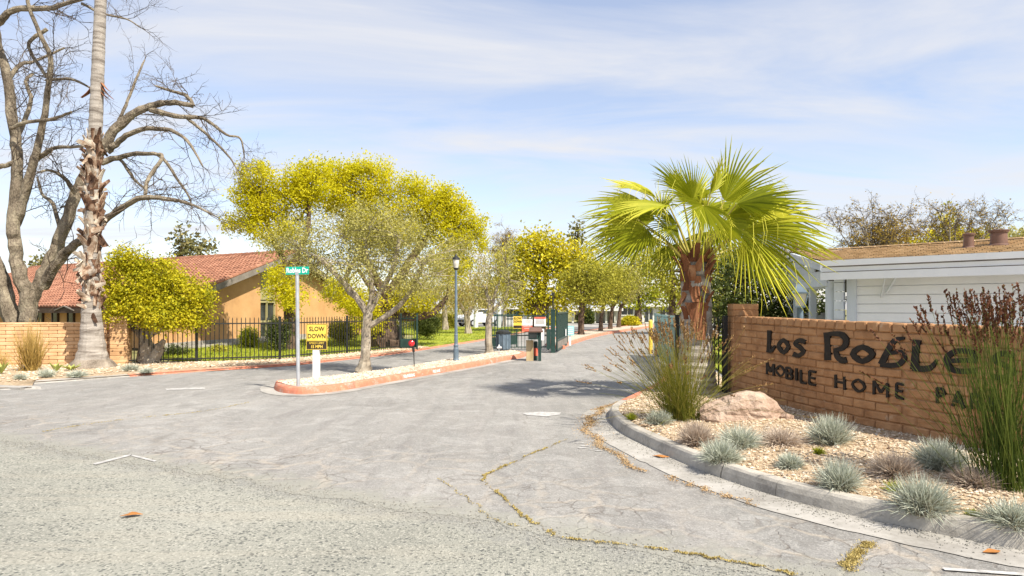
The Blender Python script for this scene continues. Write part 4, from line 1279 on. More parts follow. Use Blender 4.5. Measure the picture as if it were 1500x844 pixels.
# its crown is above the frame but casts no part into view; leaf-base plates, each its own piece
lbm = []
for q in range(5):
    mb = MB(); plate(mb, V3((0, 0, 0)), V3((0, -1, 0)), V3((random.gauss(0, .2), 0, 1)).normalized(), V3((1, 0, 0)), random.uniform(.36, .58), random.uniform(.09, .15), random.uniform(.05, .3), .025)
    lbm.append(mb.mesh('leaf_base'))
n_lb = 0
for ring in range(25):
    y = 452 - ring * 10.2
    rr_ = 11.2 - (452 - y) / 240 * 1.7
    xx = 133.5 + (452 - y) / 240 * 4
    for j in range(13):
        a = (j + .5 * (ring % 2)) * 2 * math.pi / 13 + random.gauss(0, .16)
        if random.random() < .12 or math.sin(a) > .75: continue
        c_ = P(xx, y, YP) + V3((math.cos(a), math.sin(a), 0)) * (rr_ * YP / FPX)
        flip = random.random() < (.45 if ring < 8 else .2)
        o = place('leaf_base', random.choice(lbm), M['leaf_base'], tp, c_, (R(random.gauss(2, 7)) + (R(175) if flip else 0), R(random.gauss(0, 34)), a + R(90) + (R(180) if flip else 0)), (random.uniform(.5, .85),) * 3)
        n_lb += 1
for dx, dy, L in ((10, 128, .45), (10, 122, .32), (-10, 130, .3), (9, 135, .28)):
    mb = MB()
    plate(mb, P(142 + dx * .9, dy, YP), V3((1 if dx > 0 else -1, -.3, 0)).normalized(), V3((.4 if dx > 0 else -.2, -.2, -.6)).normalized(), V3((0, 1, 0)), L, .08, .3)
    part('old_boot', mb, M['palm_boot'], tp)
mb = MB(); mb.lathe(P(135, 535, YP) + V3((0, 0, -.12)), [(.58, 0), (.56, .1), (.49, .2), (.42, .26), (.35, .3)], 22)
part('root_collar', mb, M['bark_grey'], tp)
# ---------------------------------------------------------------- bare tree on the left
YT = 20.0
bt = thing('bare_tree', P(40, 500, YT), 'huge leafless tree with several lichen-grey trunks behind the left wall', 'tree')
def bl(pts, dY=0.0, slope=0.0):
    out = []
    for i, (x, y, r) in enumerate(pts):
        Yk = YT + dY + slope * i
        r = r * .68 if r < 10 else 6.8 + (r - 10) * .34
        out.append((P(x, y, Yk), r * Yk / FPX))
    return out
LIMBS = [
    bl([(22, 545, 40), (20, 480, 30), (8, 425, 19), (-8, 380, 16), (-30, 310, 13), (-60, 200, 10), (-74, 110, 6), (-88, 40, 2)]),
    bl([(45, 545, 30), (42, 470, 22), (36, 420, 19), (24, 380, 17), (20, 330, 15), (25, 250, 12), (22, 200, 10.5), (10, 110, 9), (-6, 50, 8), (-20, -60, 6), (-34, -140, 2)], -.3),
    bl([(40, 460, 20), (52, 425, 17), (72, 385, 15.5), (92, 340, 14), (112, 280, 12), (132, 245, 12), (153, 213, 11), (178, 180, 9.5), (213, 158, 7.5), (249, 150, 6), (283, 155, 5)], .3, .12),
    bl([(20, 335, 11), (42, 265, 9), (60, 195, 7), (70, 130, 5.5), (74, 85, 5), (57, 46, 4.2), (43, 12, 4), (38, -30, 3)], -.2, -.15),
    bl([(-64, 190, 6), (-52, 110, 7), (-30, 60, 7), (0, 32, 7), (21, 14, 6.5), (71, 12, 5.5), (107, 2, 4.5), (150, -10, 3.5)], -.6, -.1),
    bl([(283, 155, 4.5), (274, 141, 4), (250, 133, 3), (228, 126, 2)], 1.5),
    bl([(220, 161, 6.5), (265, 171, 5), (299, 174, 3.6), (331, 197, 2.8), (352, 203, 2.2), (358, 231, 1.2)], 1.3, .1),
    bl([(274, 174, 3.5), (302, 196, 3), (334, 228, 2.2), (347, 248, 1.2)], 1.5, -.2),
    bl([(158, 222, 8), (180, 203, 6), (206, 190, 5.2), (245, 190, 4.2), (274, 206, 3.4), (297, 244, 1.6)], 1.0, -.15),
    bl([(150, 238, 7), (192, 226, 5), (231, 226, 4), (237, 232, 3.6), (225, 250, 4.2), (214, 270, 4), (213, 287, 3.6)], .9, -.2),
    bl([(232, 227, 4), (244, 238, 3.4), (258, 260, 3), (275, 285, 2.2), (281, 302, 1.2)], .7, -.1),
    bl([(170, 230, 3.6), (180, 238, 3.4), (196, 262, 3), (212, 276, 2)], 1.2, .1),
    bl([(62, 420, 12), (88, 380, 11), (118, 352, 9), (152, 325, 7.5), (185, 300, 6.5), (213, 289, 5.5), (249, 292, 4.5), (282, 300, 3), (318, 318, 1.4)], -.3, -.2),
    bl([(69, 43, 4), (44, 60, 3.8), (46, 78, 3.6), (68, 112, 3.6)], -.5),
    bl([(16, 188, 4), (39, 179, 4), (78, 174, 3.6), (105, 164, 2.6)], -.7, -.1),
    bl([(68, 118, 3.6), (103, 116, 3), (131, 128, 2)], -.6, -.3),
    bl([(50, 235, 6), (65, 226, 5), (82, 217, 4), (121, 215, 3)], -.2, -.2),
    bl([(-46, 255, 6), (-10, 245, 6), (10, 242, 5), (25, 235, 4)], -.4),
    bl([(160, 208, 4.5), (175, 175, 3.6), (190, 140, 3), (202, 110, 2.4), (212, 88, 1.4)], 1.4, .3),
    bl([(110, 283, 5), (95, 262, 4), (75, 250, 3), (58, 252, 2)], .5, -.3),
    bl([(24, 205, 5), (45, 150, 4), (38, 120, 3.4), (48, 108, 3)], .6, .3),
    bl([(90, 345, 5), (78, 300, 4), (62, 285, 3), (55, 260, 2)], .6, .4),
    bl([(10, 120, 5), (30, 95, 4), (50, 90, 3), (95, 70, 2)], .5, .4),
    bl([(120, 5, 3), (150, 20, 2.4), (185, 28, 1.8), (205, 40, 1)], -.9, -.1),
]
mb = MB(); tw = MB()
for li, L in enumerate(LIMBS):
    path, rad = limb(mb, L, 12 if L[0][1] > .2 else 8, .1, 5, .11)
    for i, (p, r) in enumerate(zip(path, rad)):
        if i < 2 or r > .16: continue
        if r < .16 and random.random() < .26:
            a = path[min(i + 1, len(path) - 1)] - path[i - 1]
            d = (a.normalized() + V3((random.gauss(0, .8), random.gauss(0, .7), random.gauss(.15, .75)))).normalized()
            twig(tw, p, d, random.uniform(.6, 1.5), max(.010, min(.02, r * .3)), 2, .8, .0)
    p = path[-1]; d = (path[-1] - path[-3]).normalized()
    for _ in range(3):
        twig(tw, p, (d + V3((random.gauss(0, .4), random.gauss(0, .4), random.gauss(0, .4)))).normalized(), random.uniform(.5, .9), .010, 1, .7, -.1)
part('trunk', mb, M['bark_lichen'], bt)
part('twigs', tw, M['twig'], bt)
print('twig faces', len(tw.f))

# ---------------------------------------------------------------- low wall at left with its pillar
lw = thing('low_brick_wall', FENCE_L[0] + V3((-3, 0, 0)), 'long low orange brick wall with a square end pillar behind the tall palm', 'brick wall')
W0 = V3((-17.5, 16.4, 0)); W1 = FENCE_L[0] + V3((-.34, .08, 0))
wt = (W1 - W0).normalized(); wnb = V3((-wt.y, wt.x, 0)); Lw = (W1 - W0).length
mb = MB(); mb.box((W0 + W1) / 2 + wnb * .12 + V3((0, 0, .58)), (Lw, .16, 1.14), (wt, wnb, V3((0, 0, 1))))
part('mortar_core', mb, M['pale_mortar'], lw)
bm2 = [brick_mesh(.395, .12, .093, .003, 60 + i) for i in range(4)]
n2 = 0
for r in range(12):
    s = Lw - .2 - (.2 if r % 2 else 0)
    while s > Lw - 6.2:
        c_ = W0 + wt * s
        place('brick', random.choice(bm2), M['pale_brick'], lw, c_ + wnb * (.06 + random.uniform(-.003, .003)) + V3((0, 0, .05 + r * .1)), (0, random.gauss(0, .004), rotz(wt)[2]))
        s -= .405; n2 += 1
capm = [brick_mesh(.395, .26, .06, .004, 70 + i) for i in range(2)]
s = Lw - .2
while s > Lw - 6.2:
    place('cap_brick', random.choice(capm), M['pale_brick'], lw, W0 + wt * s + wnb * .12 + V3((0, 0, 1.2 - .012)), (0, 0, rotz(wt)[2])); s -= .405; n2 += 1
pbm = [brick_mesh(.43, .43, .096, .003, 80 + i) for i in range(2)]
for r in range(14):
    place('pillar_brick', random.choice(pbm), M['pale_brick'], lw, FENCE_L[0] + V3((-.16, .05, .05 + r * .1)), (0, 0, rotz(wt)[2] + random.gauss(0, .01))); n2 += 1
mb = MB(); mb.box(FENCE_L[0] + V3((-.16, .05, .69)), (.4, .4, 1.36), (wt, wnb, V3((0, 0, 1))))
part('pillar_core', mb, M['pale_mortar'], lw)
print('left wall', n2)

# ---------------------------------------------------------------- picket fences
def picket_mesh(h, r=.009, fin=True):
    mb = MB()
    mb.box((0, 0, h / 2), (r * 2, r * 2, h))
    if fin: mb.lathe((0, 0, h), [(.004, 0), (.016, .015), (.012, .04), (.002, .085)], 5)
    return mb.mesh('picket')
def fence(path, h, gap, m, label, posts=None, z0=.06, fin=True, rails=(.1, -.12), pr_=.009, name='picket_fence', cat='fence', post_h=.06, cap=0):
    f = thing(name, V3((path[0].x, path[0].y, 0)), label, cat)
    pm = picket_mesh(h - z0 - .02, pr_, fin)
    n = 0
    for a, b in zip(path, path[1:]):
        t = (b - a).normalized(); L = (b - a).length; nb = V3((-t.y, t.x, 0))
        k = int(L / gap)
        for i in range(1, k):
            place('picket', pm, m, f, a + t * (L * i / k) + V3((0, 0, z0))); n += 1
        for rz in rails:
            z = z0 + rz if rz > 0 else h + rz
            mb = MB(); mb.box((a + b) / 2 + V3((0, 0, z)), (L, .035, .035), (t, nb, V3((0, 0, 1)))); part('rail', mb, m, f)
    for q in posts or path:
        mb = MB(); mb.box(V3((q.x, q.y, (h + post_h) / 2)), (.06, .06, h + post_h)); mb.box(V3((q.x, q.y, h + post_h + .01)), (.075, .075, .02))
        part('post', mb, m, f)
    return f, n
a_, b_, c_ = FENCE_L
mid1 = a_.lerp(b_, .44); mid2 = b_.lerp(c_, .5)
_, nf = fence([a_ + V3((.1, 0, 0)), mid1, b_, mid2, c_], 1.28, .118, M['black_metal'], 'black iron picket fence running along the lawn of the ochre building', posts=[mid1, b_, mid2, c_])
print('pickets', nf)
# gate frame at the end of that fence
g0 = FENCE_L[2] + V3((.02, .1, 0)); g1 = G(611, 514)
f2, _ = fence([g0, V3((g1.x, g1.y, 0))], 1.34, .12, M['green_metal'], 'narrow green walk gate with a solid kick panel at the end of the lawn fence', fin=False, name='walk_gate', cat='gate')
mb = MB(); mb.box((g0 + V3((g1.x, g1.y, 0))) / 2 + V3((0, -.02, .28)), ((V3((g1.x, g1.y, 0)) - g0).length - .08, .03, .34)); part('kick_panel', mb, M['green_metal'], f2)

# ---------------------------------------------------------------- ochre clubhouse with the long tiled roof
up = V3((0, 0, 1))
ga, gb = V3((-13.55, 24.4, 0)), V3((-9.0, 41.0, 0))      # foot of the gable wall
gd = (gb - ga).normalized(); gn = V3((gd.y, -gd.x, 0))    # outward normal, towards the road
club = thing('clubhouse', ga, 'ochre block building with a long terracotta tile roof and a broad gable wall', 'building')
def gz(t):                                                 # rake height above t metres from ga
    apex = 8.4
    return 1.62 + (4.33 - 1.62) * (1 - abs(t - apex) / apex) if 0 <= t <= 2 * apex else 1.62
Lg = (gb - ga).length
DW0, DW1 = 6.4, 7.7                                      # the glazed bay
prof_t = [0, DW0, DW0, DW1, DW1, 8.4, Lg]
mb = MB()
def wallseg(t0, t1, inset=0.0, z0=-.1, ztop=None, th=.25, mbx=None):
    tt = sorted({t0, t1} | ({8.4} if t0 < 8.4 < t1 else set()))
    poly = [ga + gd * t0 + up * z0, ga + gd * t1 + up * z0] + [ga + gd * t + up * ((ztop if ztop else gz(t) - .12)) for t in reversed(tt)]
    poly = [p - gn * inset for p in poly]
    mbx.slab(poly, th)
wallseg(0, DW0, 0, mbx=mb); wallseg(DW1, Lg, 0, mbx=mb)
part('gable_wall', mb, M['stucco'], club)
mb = MB(); wallseg(DW0, DW1, .14, 2.02, mbx=mb); part('upper_panel', mb, M['olive_panel'], club)
mb = MB(); wallseg(DW0, DW1, .2, .0, 2.02, mbx=mb, th=.1)
wfr = part('glazed_bay', mb, M['glass'], club)
mb = MB()
for t in (DW0 + .04, (DW0 + DW1) / 2, DW1 - .04):
    mb.box(ga + gd * t - gn * .15 + up * 1.0, (.07, .08, 2.0), (gd, gn, up))
for z in (1.92, .98, .06):
    mb.box(ga + gd * (DW0 + DW1) / 2 - gn * .145 + up * z, (DW1 - DW0 - .02, .07, .09 if z < 2 else .2), (gd, gn, up))
part('window_frame', mb, M['olive_panel'], club)
mb = MB(); mb.box(ga + gd * 1.2 + gn * .09 + up * .78, (.42, .2, 1.56), (gd, gn, up)); part('buttress', mb, M['stucco'], club)
mb = MB(); mb.box(ga + gd * 5 + gn * .1 + up * .12, (10, .2, .3), (gd, gn, up)); part('plinth', mb, M['concrete'], club)
rd = V3((-.87, .49, 0)).normalized()                        # ridge and eave direction, away to the left
E0 = ga + gd * -.15 + gn * .45 + up * 1.64
A0 = ga + gd * 8.4 + gn * .45 + up * 4.38
B0 = ga + gd * 16.9 + gn * .45 + up * 1.64
LR = 26.0
def roof_tiles(e0, a0, name):
    """courses of half-round tiles laid on the slope"""
    sl = (a0 - e0); Ls = sl.length; sd = sl.normalized(); nn = rd.cross(sd)
    if nn.z < 0: nn = -nn
    mb = MB()
    ncol, nrow = 100, 26
    pitch = LR / ncol
    for r in range(nrow):
        s0, s1 = Ls * r / nrow, Ls * (r + 1) / nrow + .05
        rowa, rowb = [], []
        for c in range(ncol * 4 + 1):
            u = c / 4 * pitch
            h = .055 * abs(math.sin(math.pi * c / 4)) if (c // 4) % 1 == 0 else 0
            h = (.0, .05, .065, .05)[c % 4]
            j = random.gauss(0, .004)
            rowa.append(e0 + rd * u + sd * s0 + nn * (h + .05 + j)); rowb.append(e0 + rd * u + sd * s1 + nn * (h + .012 + j))
        n_ = len(rowa)
        for c in range(ncol):
            v = random.random()
            for q in range(4):
                i = c * 4 + q
                mb.add([rowa[i], rowa[i + 1], rowb[i + 1], rowb[i]], [(0, 1, 2, 3)], v)
            i = c * 4
            mb.add([rowa[i], rowa[i + 1], rowa[i + 2], rowa[i + 3], rowa[i + 4], e0 + rd * (i + 4) / 4 * pitch + sd * s0, e0 + rd * i / 4 * pitch + sd * s0], [tuple(range(7))], v)
    o = part(name, mb, M['tile'], club)
    o['kind'] = 'stuff'
roof_tiles(E0, A0, 'roof_tiles')
mb = MB()
for e in (E0, B0):
    q = [e - up * .02, A0 - up * .02, A0 - up * .02 + rd * LR, e - up * .02 + rd * LR]
    if e is B0: q.reverse()
    mb.slab(q, .16)
part('roof_deck', mb, M['dark_wood'], club)
mb = MB()
for e in (E0, B0):
    d_ = (A0 - e).normalized()
    mb.box((e + A0) / 2 + gn * .05 - up * .13, ((A0 - e).length, .07, .26), (d_, gn, gn.cross(d_)))
part('rake_board', mb, M['fascia'], club)
mb = MB()
for k in range(int((A0 - E0).length / .42)):
    p = E0 + (A0 - E0).normalized() * (.42 * k + .2) + gn * .0 + up * .05
    d_ = (A0 - E0).normalized(); mb.tube([p - d_ * .2, p + d_ * .24], [.1, .085], 8)
part('rake_tile_row', mb, M['tile'], club)['kind'] = 'stuff'
mb = MB()
for k in range(60):
    p = A0 + rd * (.43 * k) + up * .06; mb.tube([p, p + rd * .46], [.12, .1], 8)
part('ridge_tile_row', mb, M['tile'], club)['kind'] = 'stuff'
# eave wall on the left, with small square windows and awning caps
fn = V3((-rd.y, rd.x, 0)); fn = fn if fn.y < 0 else -fn
F0 = ga - gn * .25 + gd * .9
mb = MB(); wz = 1.5
mb.box(F0 + rd * 10 + up * (wz / 2), (20, .25, wz), (rd, fn, up)); part('eave_wall', mb, M['stucco'], club)
mb = MB(); mb.box(E0 + rd * LR / 2 - up * .13 + fn * .03, (LR, .06, .2), (rd, fn, up)); part('eave_board', mb, M['dark_wood'], club)
for px in (42, 65, 87, 110):
    # where the wall is met by the ray through px
    k = (px - CX) / FPX; s = (F0.x - k * F0.y) / (k * rd.y - rd.x)
    c_ = F0 + rd * s
    mb = MB(); mb.box(c_ + fn * .1 + up * 1.22, (.42, .16, .5), (rd, fn, up)); w_ = part('window', mb, M['glass'], club)
    mb = MB()
    for sx in (-.24, .24): mb.box(c_ + fn * .14 + rd * sx + up * 1.22, (.06, .14, .56), (rd, fn, up))
    mb.box(c_ + fn * .14 + up * .94, (.54, .14, .05), (rd, fn, up))
    o = link('window_frame', mb.mesh('window_frame', WLOC[club]), M['dark_wood'], w_)
for px in (78, 128):
    k = (px - CX) / FPX; s = (F0.x - k * F0.y) / (k * rd.y - rd.x); c_ = F0 + rd * s
    mb = MB(); q = c_ + fn * .15 + up * 1.62
    mb.slab([q - rd * .95, q - rd * .75 + fn * .8 - up * .12, q + rd * .0 + fn * .8 + up * .06, q], .04); mb.slab([q, q + fn * .8 + up * .06, q + rd * .75 + fn * .8 - up * .12, q + rd * .95 - up * .0], .04)
    part('awning', mb, M['fascia'], club)

# ---------------------------------------------------------------- white mobile home at right
HA, HB = V3((7.45, 15.0, 0)), V3((11.0, 11.6, 0))
hd = (HB - HA).normalized(); hn = V3((hd.y, -hd.x, 0)); hn = hn if hn.y < 0 else -hn
home = thing('mobile_home', HA, 'white sided single-storey house with tan shingle roof beyond the sign wall', 'house')
Lh = 9.0
w0 = HA + hd * .32
mb = MB(); mb.box(w0 + hd * Lh / 2 - hn * .17 + up * 1.2, (Lh, .2, 2.4), (hd, hn, up)); part('wall', mb, M['old_white'], home)  # greyer than the boards, so their gaps read as painted shadow lines
zb = .1
bd = MB(); bd.box((0, 0, 0), (Lh - .1, .022, .192)); 
k_ = 0
while zb < 2.3:
    mb = MB()
    c_ = w0 + hd * (Lh / 2 + .05) - hn * .055 + up * (zb + .1)
    tilt = R(4)
    mb.box(c_, (Lh - .1, .022, .186), (hd, (hn * math.cos(tilt) + up * math.sin(tilt)), (up * math.cos(tilt) - hn * math.sin(tilt))))
    part('siding_board', mb, M['white'], home); zb += .2; k_ += 1
mb = MB(); mb.box(w0 + hd * .05 - hn * .03 + up * 1.15, (.2, .08, 2.3), (hd, hn, up)); part('corner_board', mb, M['blue_white'], home)
mb = MB()
for i in range(11):
    mb.box(w0 - hd * .2 + hn * .0 + up * (.1 + .21 * i + .1), (.2, .15, .2), (hd, hn, up))
part('corner_quoin', mb, M['blue_white'], home)['kind'] = 'stuff'
# eave: fascia boards and gutter
eA = HA + hd * -.12 + hn * .5; eB = eA + hd * (Lh + .5)
def rail_box(p, q, w, h, z, mm, name):
    mb = MB(); mb.box((p + q) / 2 + up * z, ((q - p).length, w, h), (hd, hn, up)); part(name, mb, mm, home)
rail_box(eA + hn * .04, eB + hn * .04, .08, .125, 2.615, M['white'], 'gutter_trim')
rail_box(eA - hn * .1, eB - hn * .1, .04, .26, 2.48, M['fascia'], 'eave_shade_backing')  # dark strip standing in for the shade between the eave boards
rail_box(eA - hn * .01, eB - hn * .01, .05, .095, 2.475, M['white'], 'fascia')
rail_box(eA + hn * .03, eB + hn * .03, .05, .165, 2.325, M['white'], 'awning_edge')
rail_box(eA - hn * .3, eB - hn * .3, .5, .03, 2.335, M['old_white'], 'soffit')
mb = MB()
for tpos in (.75, 4.05):
    a = w0 + hd * tpos - hn * .03 + up * 1.95; b = a + hn * .48 + hd * .32 + up * .36
    mb = MB(); mb.tube([a, b], .03, 5); part('awning_bracket', mb, M['old_white'], home)
    if tpos < 1:
        mb = MB(); mb.tube([a - hd * .1 - up * .1, b - hd * .22], .018, 5); part('awning_bracket', mb, M['old_white'], home)
# roof: shingles in courses from the eave to the ridge
rA = V3((7.72, 17.8, 3.12)); rB = rA + hd * (Lh + 1.6)
EA = eA + up * 2.7 - hn * .0 ; EB = EA + hd * (Lh + .5)
EA = V3((7.2, 15.05, 2.68)) ; 
EB = EA + hd * (Lh + .8)
nrow = 16
sh = MB()
for r in range(nrow):
    t0, t1 = r / nrow, (r + 1.25) / nrow
    pa0, pb0 = EA.lerp(rA, t0), EB.lerp(rB, t0); pa1, pb1 = EA.lerp(rA, min(1, t1)), EB.lerp(rB, min(1, t1))
    n_ = 48
    nrm = (EB - EA).cross(rA - EA).normalized(); nrm = nrm if nrm.z > 0 else -nrm
    for c in range(n_):
        off = .5 * (r % 2)
        u0, u1 = max(0, (c - off) / n_), min(1, (c + 1 - off) / n_)
        lift = .03 + random.uniform(0, .012)
        q = [pa0.lerp(pb0, u0 + .0008) + nrm * lift, pa0.lerp(pb0, u1 - .0008) + nrm * lift, pa1.lerp(pb1, u1 - .0008) + nrm * .006, pa1.lerp(pb1, u0 + .0008) + nrm * .006]
        if u1 > u0: 
            b4 = [q[0] - nrm * .02, q[1] - nrm * .02]
            sh.add(q + b4, [(0, 1, 2, 3), (4, 5, 1, 0)])
o = part('roof_shingles', sh, M['shingle'], home); o['kind'] = 'stuff'
mb = MB(); mb.slab([EA, EB, rB, rA], .1); 
bk = -hn * 4.5 - up * .9
mb.slab([rA, rB, rB + bk, rA + bk], .1); part('roof_deck', mb, M['dark_wood'], home)
mb = MB()
for k in range(36):
    p = rA.lerp(rB, k / 36); q = rA.lerp(rB, (k + .93) / 36); d_ = (q - p).normalized()
    mb.box((p + q) / 2 + up * .045, ((q - p).length, .22, .03), (d_, V3((-d_.y, d_.x, 0)), up))
part('ridge_cap', mb, M['shingle'], home)['kind'] = 'stuff'
# gable end: rake board, clapboards and the porch posts below it
rk = (rA - EA); rkd = rk.normalized(); gdir = V3((rk.x, rk.y, 0)).normalized(); gno = V3((-gdir.y, gdir.x, 0)); gno = gno if gno.x < 0 else -gno
mb = MB(); mb.box((EA + rA) / 2 + gno * .03 - up * .1, (rk.length + .1, .05, .2), (rkd, gno, gno.cross(rkd))); part('rake_board', mb, M['blue_white'], home)
mb = MB(); mb.box((EA + rA) / 2 + gno * .06 - up * .04, (rk.length + .1, .03, .07), (rkd, gno, gno.cross(rkd))); part('rake_trim', mb, M['old_white'], home)
Lk = V3((rk.x, rk.y, 0)).length
for i in range(5):
    z0_ = 2.12 + .19 * i; z1_ = z0_ + .183
    t0 = max(.02, (z1_ - 2.5) / (3.0 - 2.5)) * Lk
    if t0 > Lk - .3: break
    a = V3((EA.x, EA.y, 0)) - gno * .12
    mb = MB(); mb.slab([a + gdir * t0 + up * z0_, a + gdir * (Lk + 1.2) + up * z0_, a + gdir * (Lk + 1.2) + up * z1_, a + gdir * t0 + up * z1_], .03)
    part('siding_board', mb, M['blue_white'], home)
for t, w_ in ((.12, .16), (1.62, .15), (3.3, .15), (4.15, .1)):
    c_ = V3((EA.x, EA.y, 0)) + gdir * t - gno * .2
    mb = MB(); mb.box(c_ + up * 1.1, (w_, w_, 2.2), (gdir, gno, up)); part('porch_post', mb, M['blue_white'], home)
mb = MB(); mb.box(V3((EA.x, EA.y, 0)) + gdir * 2.2 - gno * .2 + up * 2.16, (4.4, .12, .16), (gdir, gno, up)); part('porch_beam', mb, M['blue_white'], home)
mb = MB(); mb.box(V3((9.0, 19.2, 1.35)), (1.6, .1, .25)); mb.box(V3((9.0, 19.2, .6)), (.35, .1, 1.2)); part('porch_rail', mb, M['old_white'], home)
# two roof vents
def vent(px, pyb, rad_px, h_px, label):
    # meet the roof plane along the ray
    nrm = (EB - EA).cross(rA - EA); o0 = V3((0, 0, EYE)); d = P(px, pyb, 1) - o0
    tq = nrm.dot(EA - o0) / nrm.dot(d); c_ = o0 + d * tq; k = c_.y / FPX
    r_, h_ = rad_px * k, h_px * k
    v = thing('roof_vent', c_, label, 'vent')
    mb = MB(); mb.lathe(c_ - up * .15, [(r_ * .96, 0), (r_ * .92, .15), (r_ * .86, h_ * .8 + .15), (r_ * .86, h_ * .86 + .15)], 18); part('pipe', mb, M['vent'], v, True)
    mb = MB(); mb.lathe(c_ + up * (h_ * .84), [(r_ * 1.02, 0), (r_ * 1.02, h_ * .07), (r_ * 1.1, h_ * .08), (r_ * 1.1, h_ * .14), (r_ * .6, h_ * .18)], 18); part('cap', mb, M['vent'], v)
    mb = MB(); mb.lathe(c_ - up * .02, [(r_ * 1.25, -.02), (r_ * 1.2, .03), (r_ * .9, .06)], 18); part('flashing', mb, M['vent'], v)
vent(1419, 364, 7.5, 22, 'narrow brown vent pipe on the tan shingle roof')
vent(1463, 360, 12, 23, 'wide brown vent pipe on the tan shingle roof')
# post lantern by the house
LP0 = V3(((1172 - CX) / FPX * 13.2, 13.2, 0))
ln = thing('post_lantern', LP0, 'blue-grey garden lamp post with a four-sided lantern beside the white house', 'lamp post')
mb = MB(); mb.lathe(LP0, [(.085, 0), (.085, .2), (.06, .25), (.06, 1.62)], 12); part('post', mb, M['blue_grey_metal'], ln)
zL = 1.62
def frustum(mb, c, r0, r1, z0, z1):
    mb.tube_rings([[c + V3((r0 * math.cos(a), r0 * math.sin(a), z0)) for a in (R(20), R(110), R(200), R(290))], [c + V3((r1 * math.cos(a), r1 * math.sin(a), z1)) for a in (R(20), R(110), R(200), R(290))]])
mb = MB(); frustum(mb, LP0, .12, .19, zL + .03, zL + .28); part('glass', mb, M['lantern'], ln)
mb = MB(); frustum(mb, LP0, .14, .14, zL, zL + .03); frustum(mb, LP0, .23, .23, zL + .28, zL + .31); frustum(mb, LP0, .21, .07, zL + .311, zL + .47); frustum(mb, LP0, .05, .02, zL + .471, zL + .54)
for a in (R(20), R(110), R(200), R(290)):
    mb.tube([LP0 + V3((.125 * math.cos(a), .125 * math.sin(a), zL + .03)), LP0 + V3((.198 * math.cos(a), .198 * math.sin(a), zL + .28))], .012, 4)
part('cage', mb, M['blue_grey_metal'], ln)
# ---------------------------------------------------------------- signs, posts and the gates
def board(c, w, h, yaw=0, th=.006):
    ux = V3((math.cos(yaw), math.sin(yaw), 0)); uy = V3((-math.sin(yaw), math.cos(yaw), 0))
    mb = MB(); mb.box(c, (w, th, h), (ux, uy, up)); return mb, ux, uy
def put_text(body, size, m, parent, c, yaw=0, sx=1.0, name='lettering', bold=0.0, off=.006):
    me = text_mesh(body, size, m, .001, sx, bold)
    o = link(name, me, None, parent)
    uy = V3((-math.sin(yaw), math.cos(yaw), 0))
    o.location = c - uy * off - (WLOC[parent] if parent else V3())
    o.rotation_euler = (R(90), 0, yaw)
    return o
# street name sign
s0 = G(437, 567, .115); s0.z = .1
ss = thing('street_sign', s0, 'teal street name sign on a tall round galvanised post at the island tip', 'street sign')
k = s0.y / FPX
ztop = EYE + (HY - 402) * k
mb = MB(); mb.tube([s0 - up * .05, V3((s0.x - .02, s0.y, ztop))], .034, 12); part('post', mb, M['steel'], ss)
bc = P(435.5, 396.5, s0.y)
mb, ux, uy = board(bc, 38 * k, 11.5 * k, R(-14), .008); part('blade', mb, M['green_sign'], ss)
mb, ux, uy = board(bc - uy * .0 , 0.01, 0.01, 0)
put_text('Robles Dr', 10.5 * k, M['sign_white'], ss, bc, R(-14), .82, off=.0065, bold=.004)
mb = MB(); mb.box(V3((s0.x - .02, s0.y, ztop + .015)), (.06, .07, .05)); part('bracket', mb, M['steel'], ss)
# SLOW DOWN sign
s1 = G(462.5, 554, .115); s1.z = .1; k = s1.y / FPX
sl = thing('speed_sign', s1, 'yellow SLOW DOWN speed limit 15 sign on a white square post', 'sign')
zt = EYE + (HY - 484) * k
mb = MB(); mb.box(V3((s1.x, s1.y + .05, (zt + .1) / 2)), (.135, .09, zt - .1 + .25)); part('post', mb, M['white'], sl)
c1 = P(464, 493.5, s1.y); w1, h1 = 30.5 * k, 37.5 * k
mb, ux, uy = board(c1, w1, h1, 0, .008); part('panel', mb, M['yellow_sign'], sl)
zlow = c1.z - h1 / 2
mb = MB(); mb.box(V3((c1.x, c1.y - .0055, zlow + h1 * .17)), (w1 * .96, .003, h1 * .30)); part('dark_band', mb, M['sign_black'], sl)
mb = MB(); t_ = .008
for a, b, ww, hh in ((0, h1 / 2 - .014, w1 * .95, t_), (0, -h1 / 2 + h1 * .34, w1 * .95, t_), (-w1 / 2 + .014, h1 * .17, t_, h1 * .64), (w1 / 2 - .014, h1 * .17, t_, h1 * .64)):
    mb.box(c1 + V3((a, -.005, b)), (ww, .003, hh))
part('border', mb, M['sign_black'], sl)
put_text('SLOW', h1 * .25, M['sign_black'], sl, c1 + V3((0, 0, h1 * .30)), 0, .86, bold=.003)
put_text('DOWN', h1 * .25, M['sign_black'], sl, c1 + V3((0, 0, h1 * .02)), 0, .84, bold=.003)
put_text('SPEED LIMIT', h1 * .115, M['yellow_sign'], sl, V3((c1.x, c1.y, zlow + h1 * .25)), 0, .95, off=.009)
put_text('15 MPH', h1 * .16, M['yellow_sign'], sl, V3((c1.x, c1.y, zlow + h1 * .11)), 0, .9, off=.009, bold=.002)
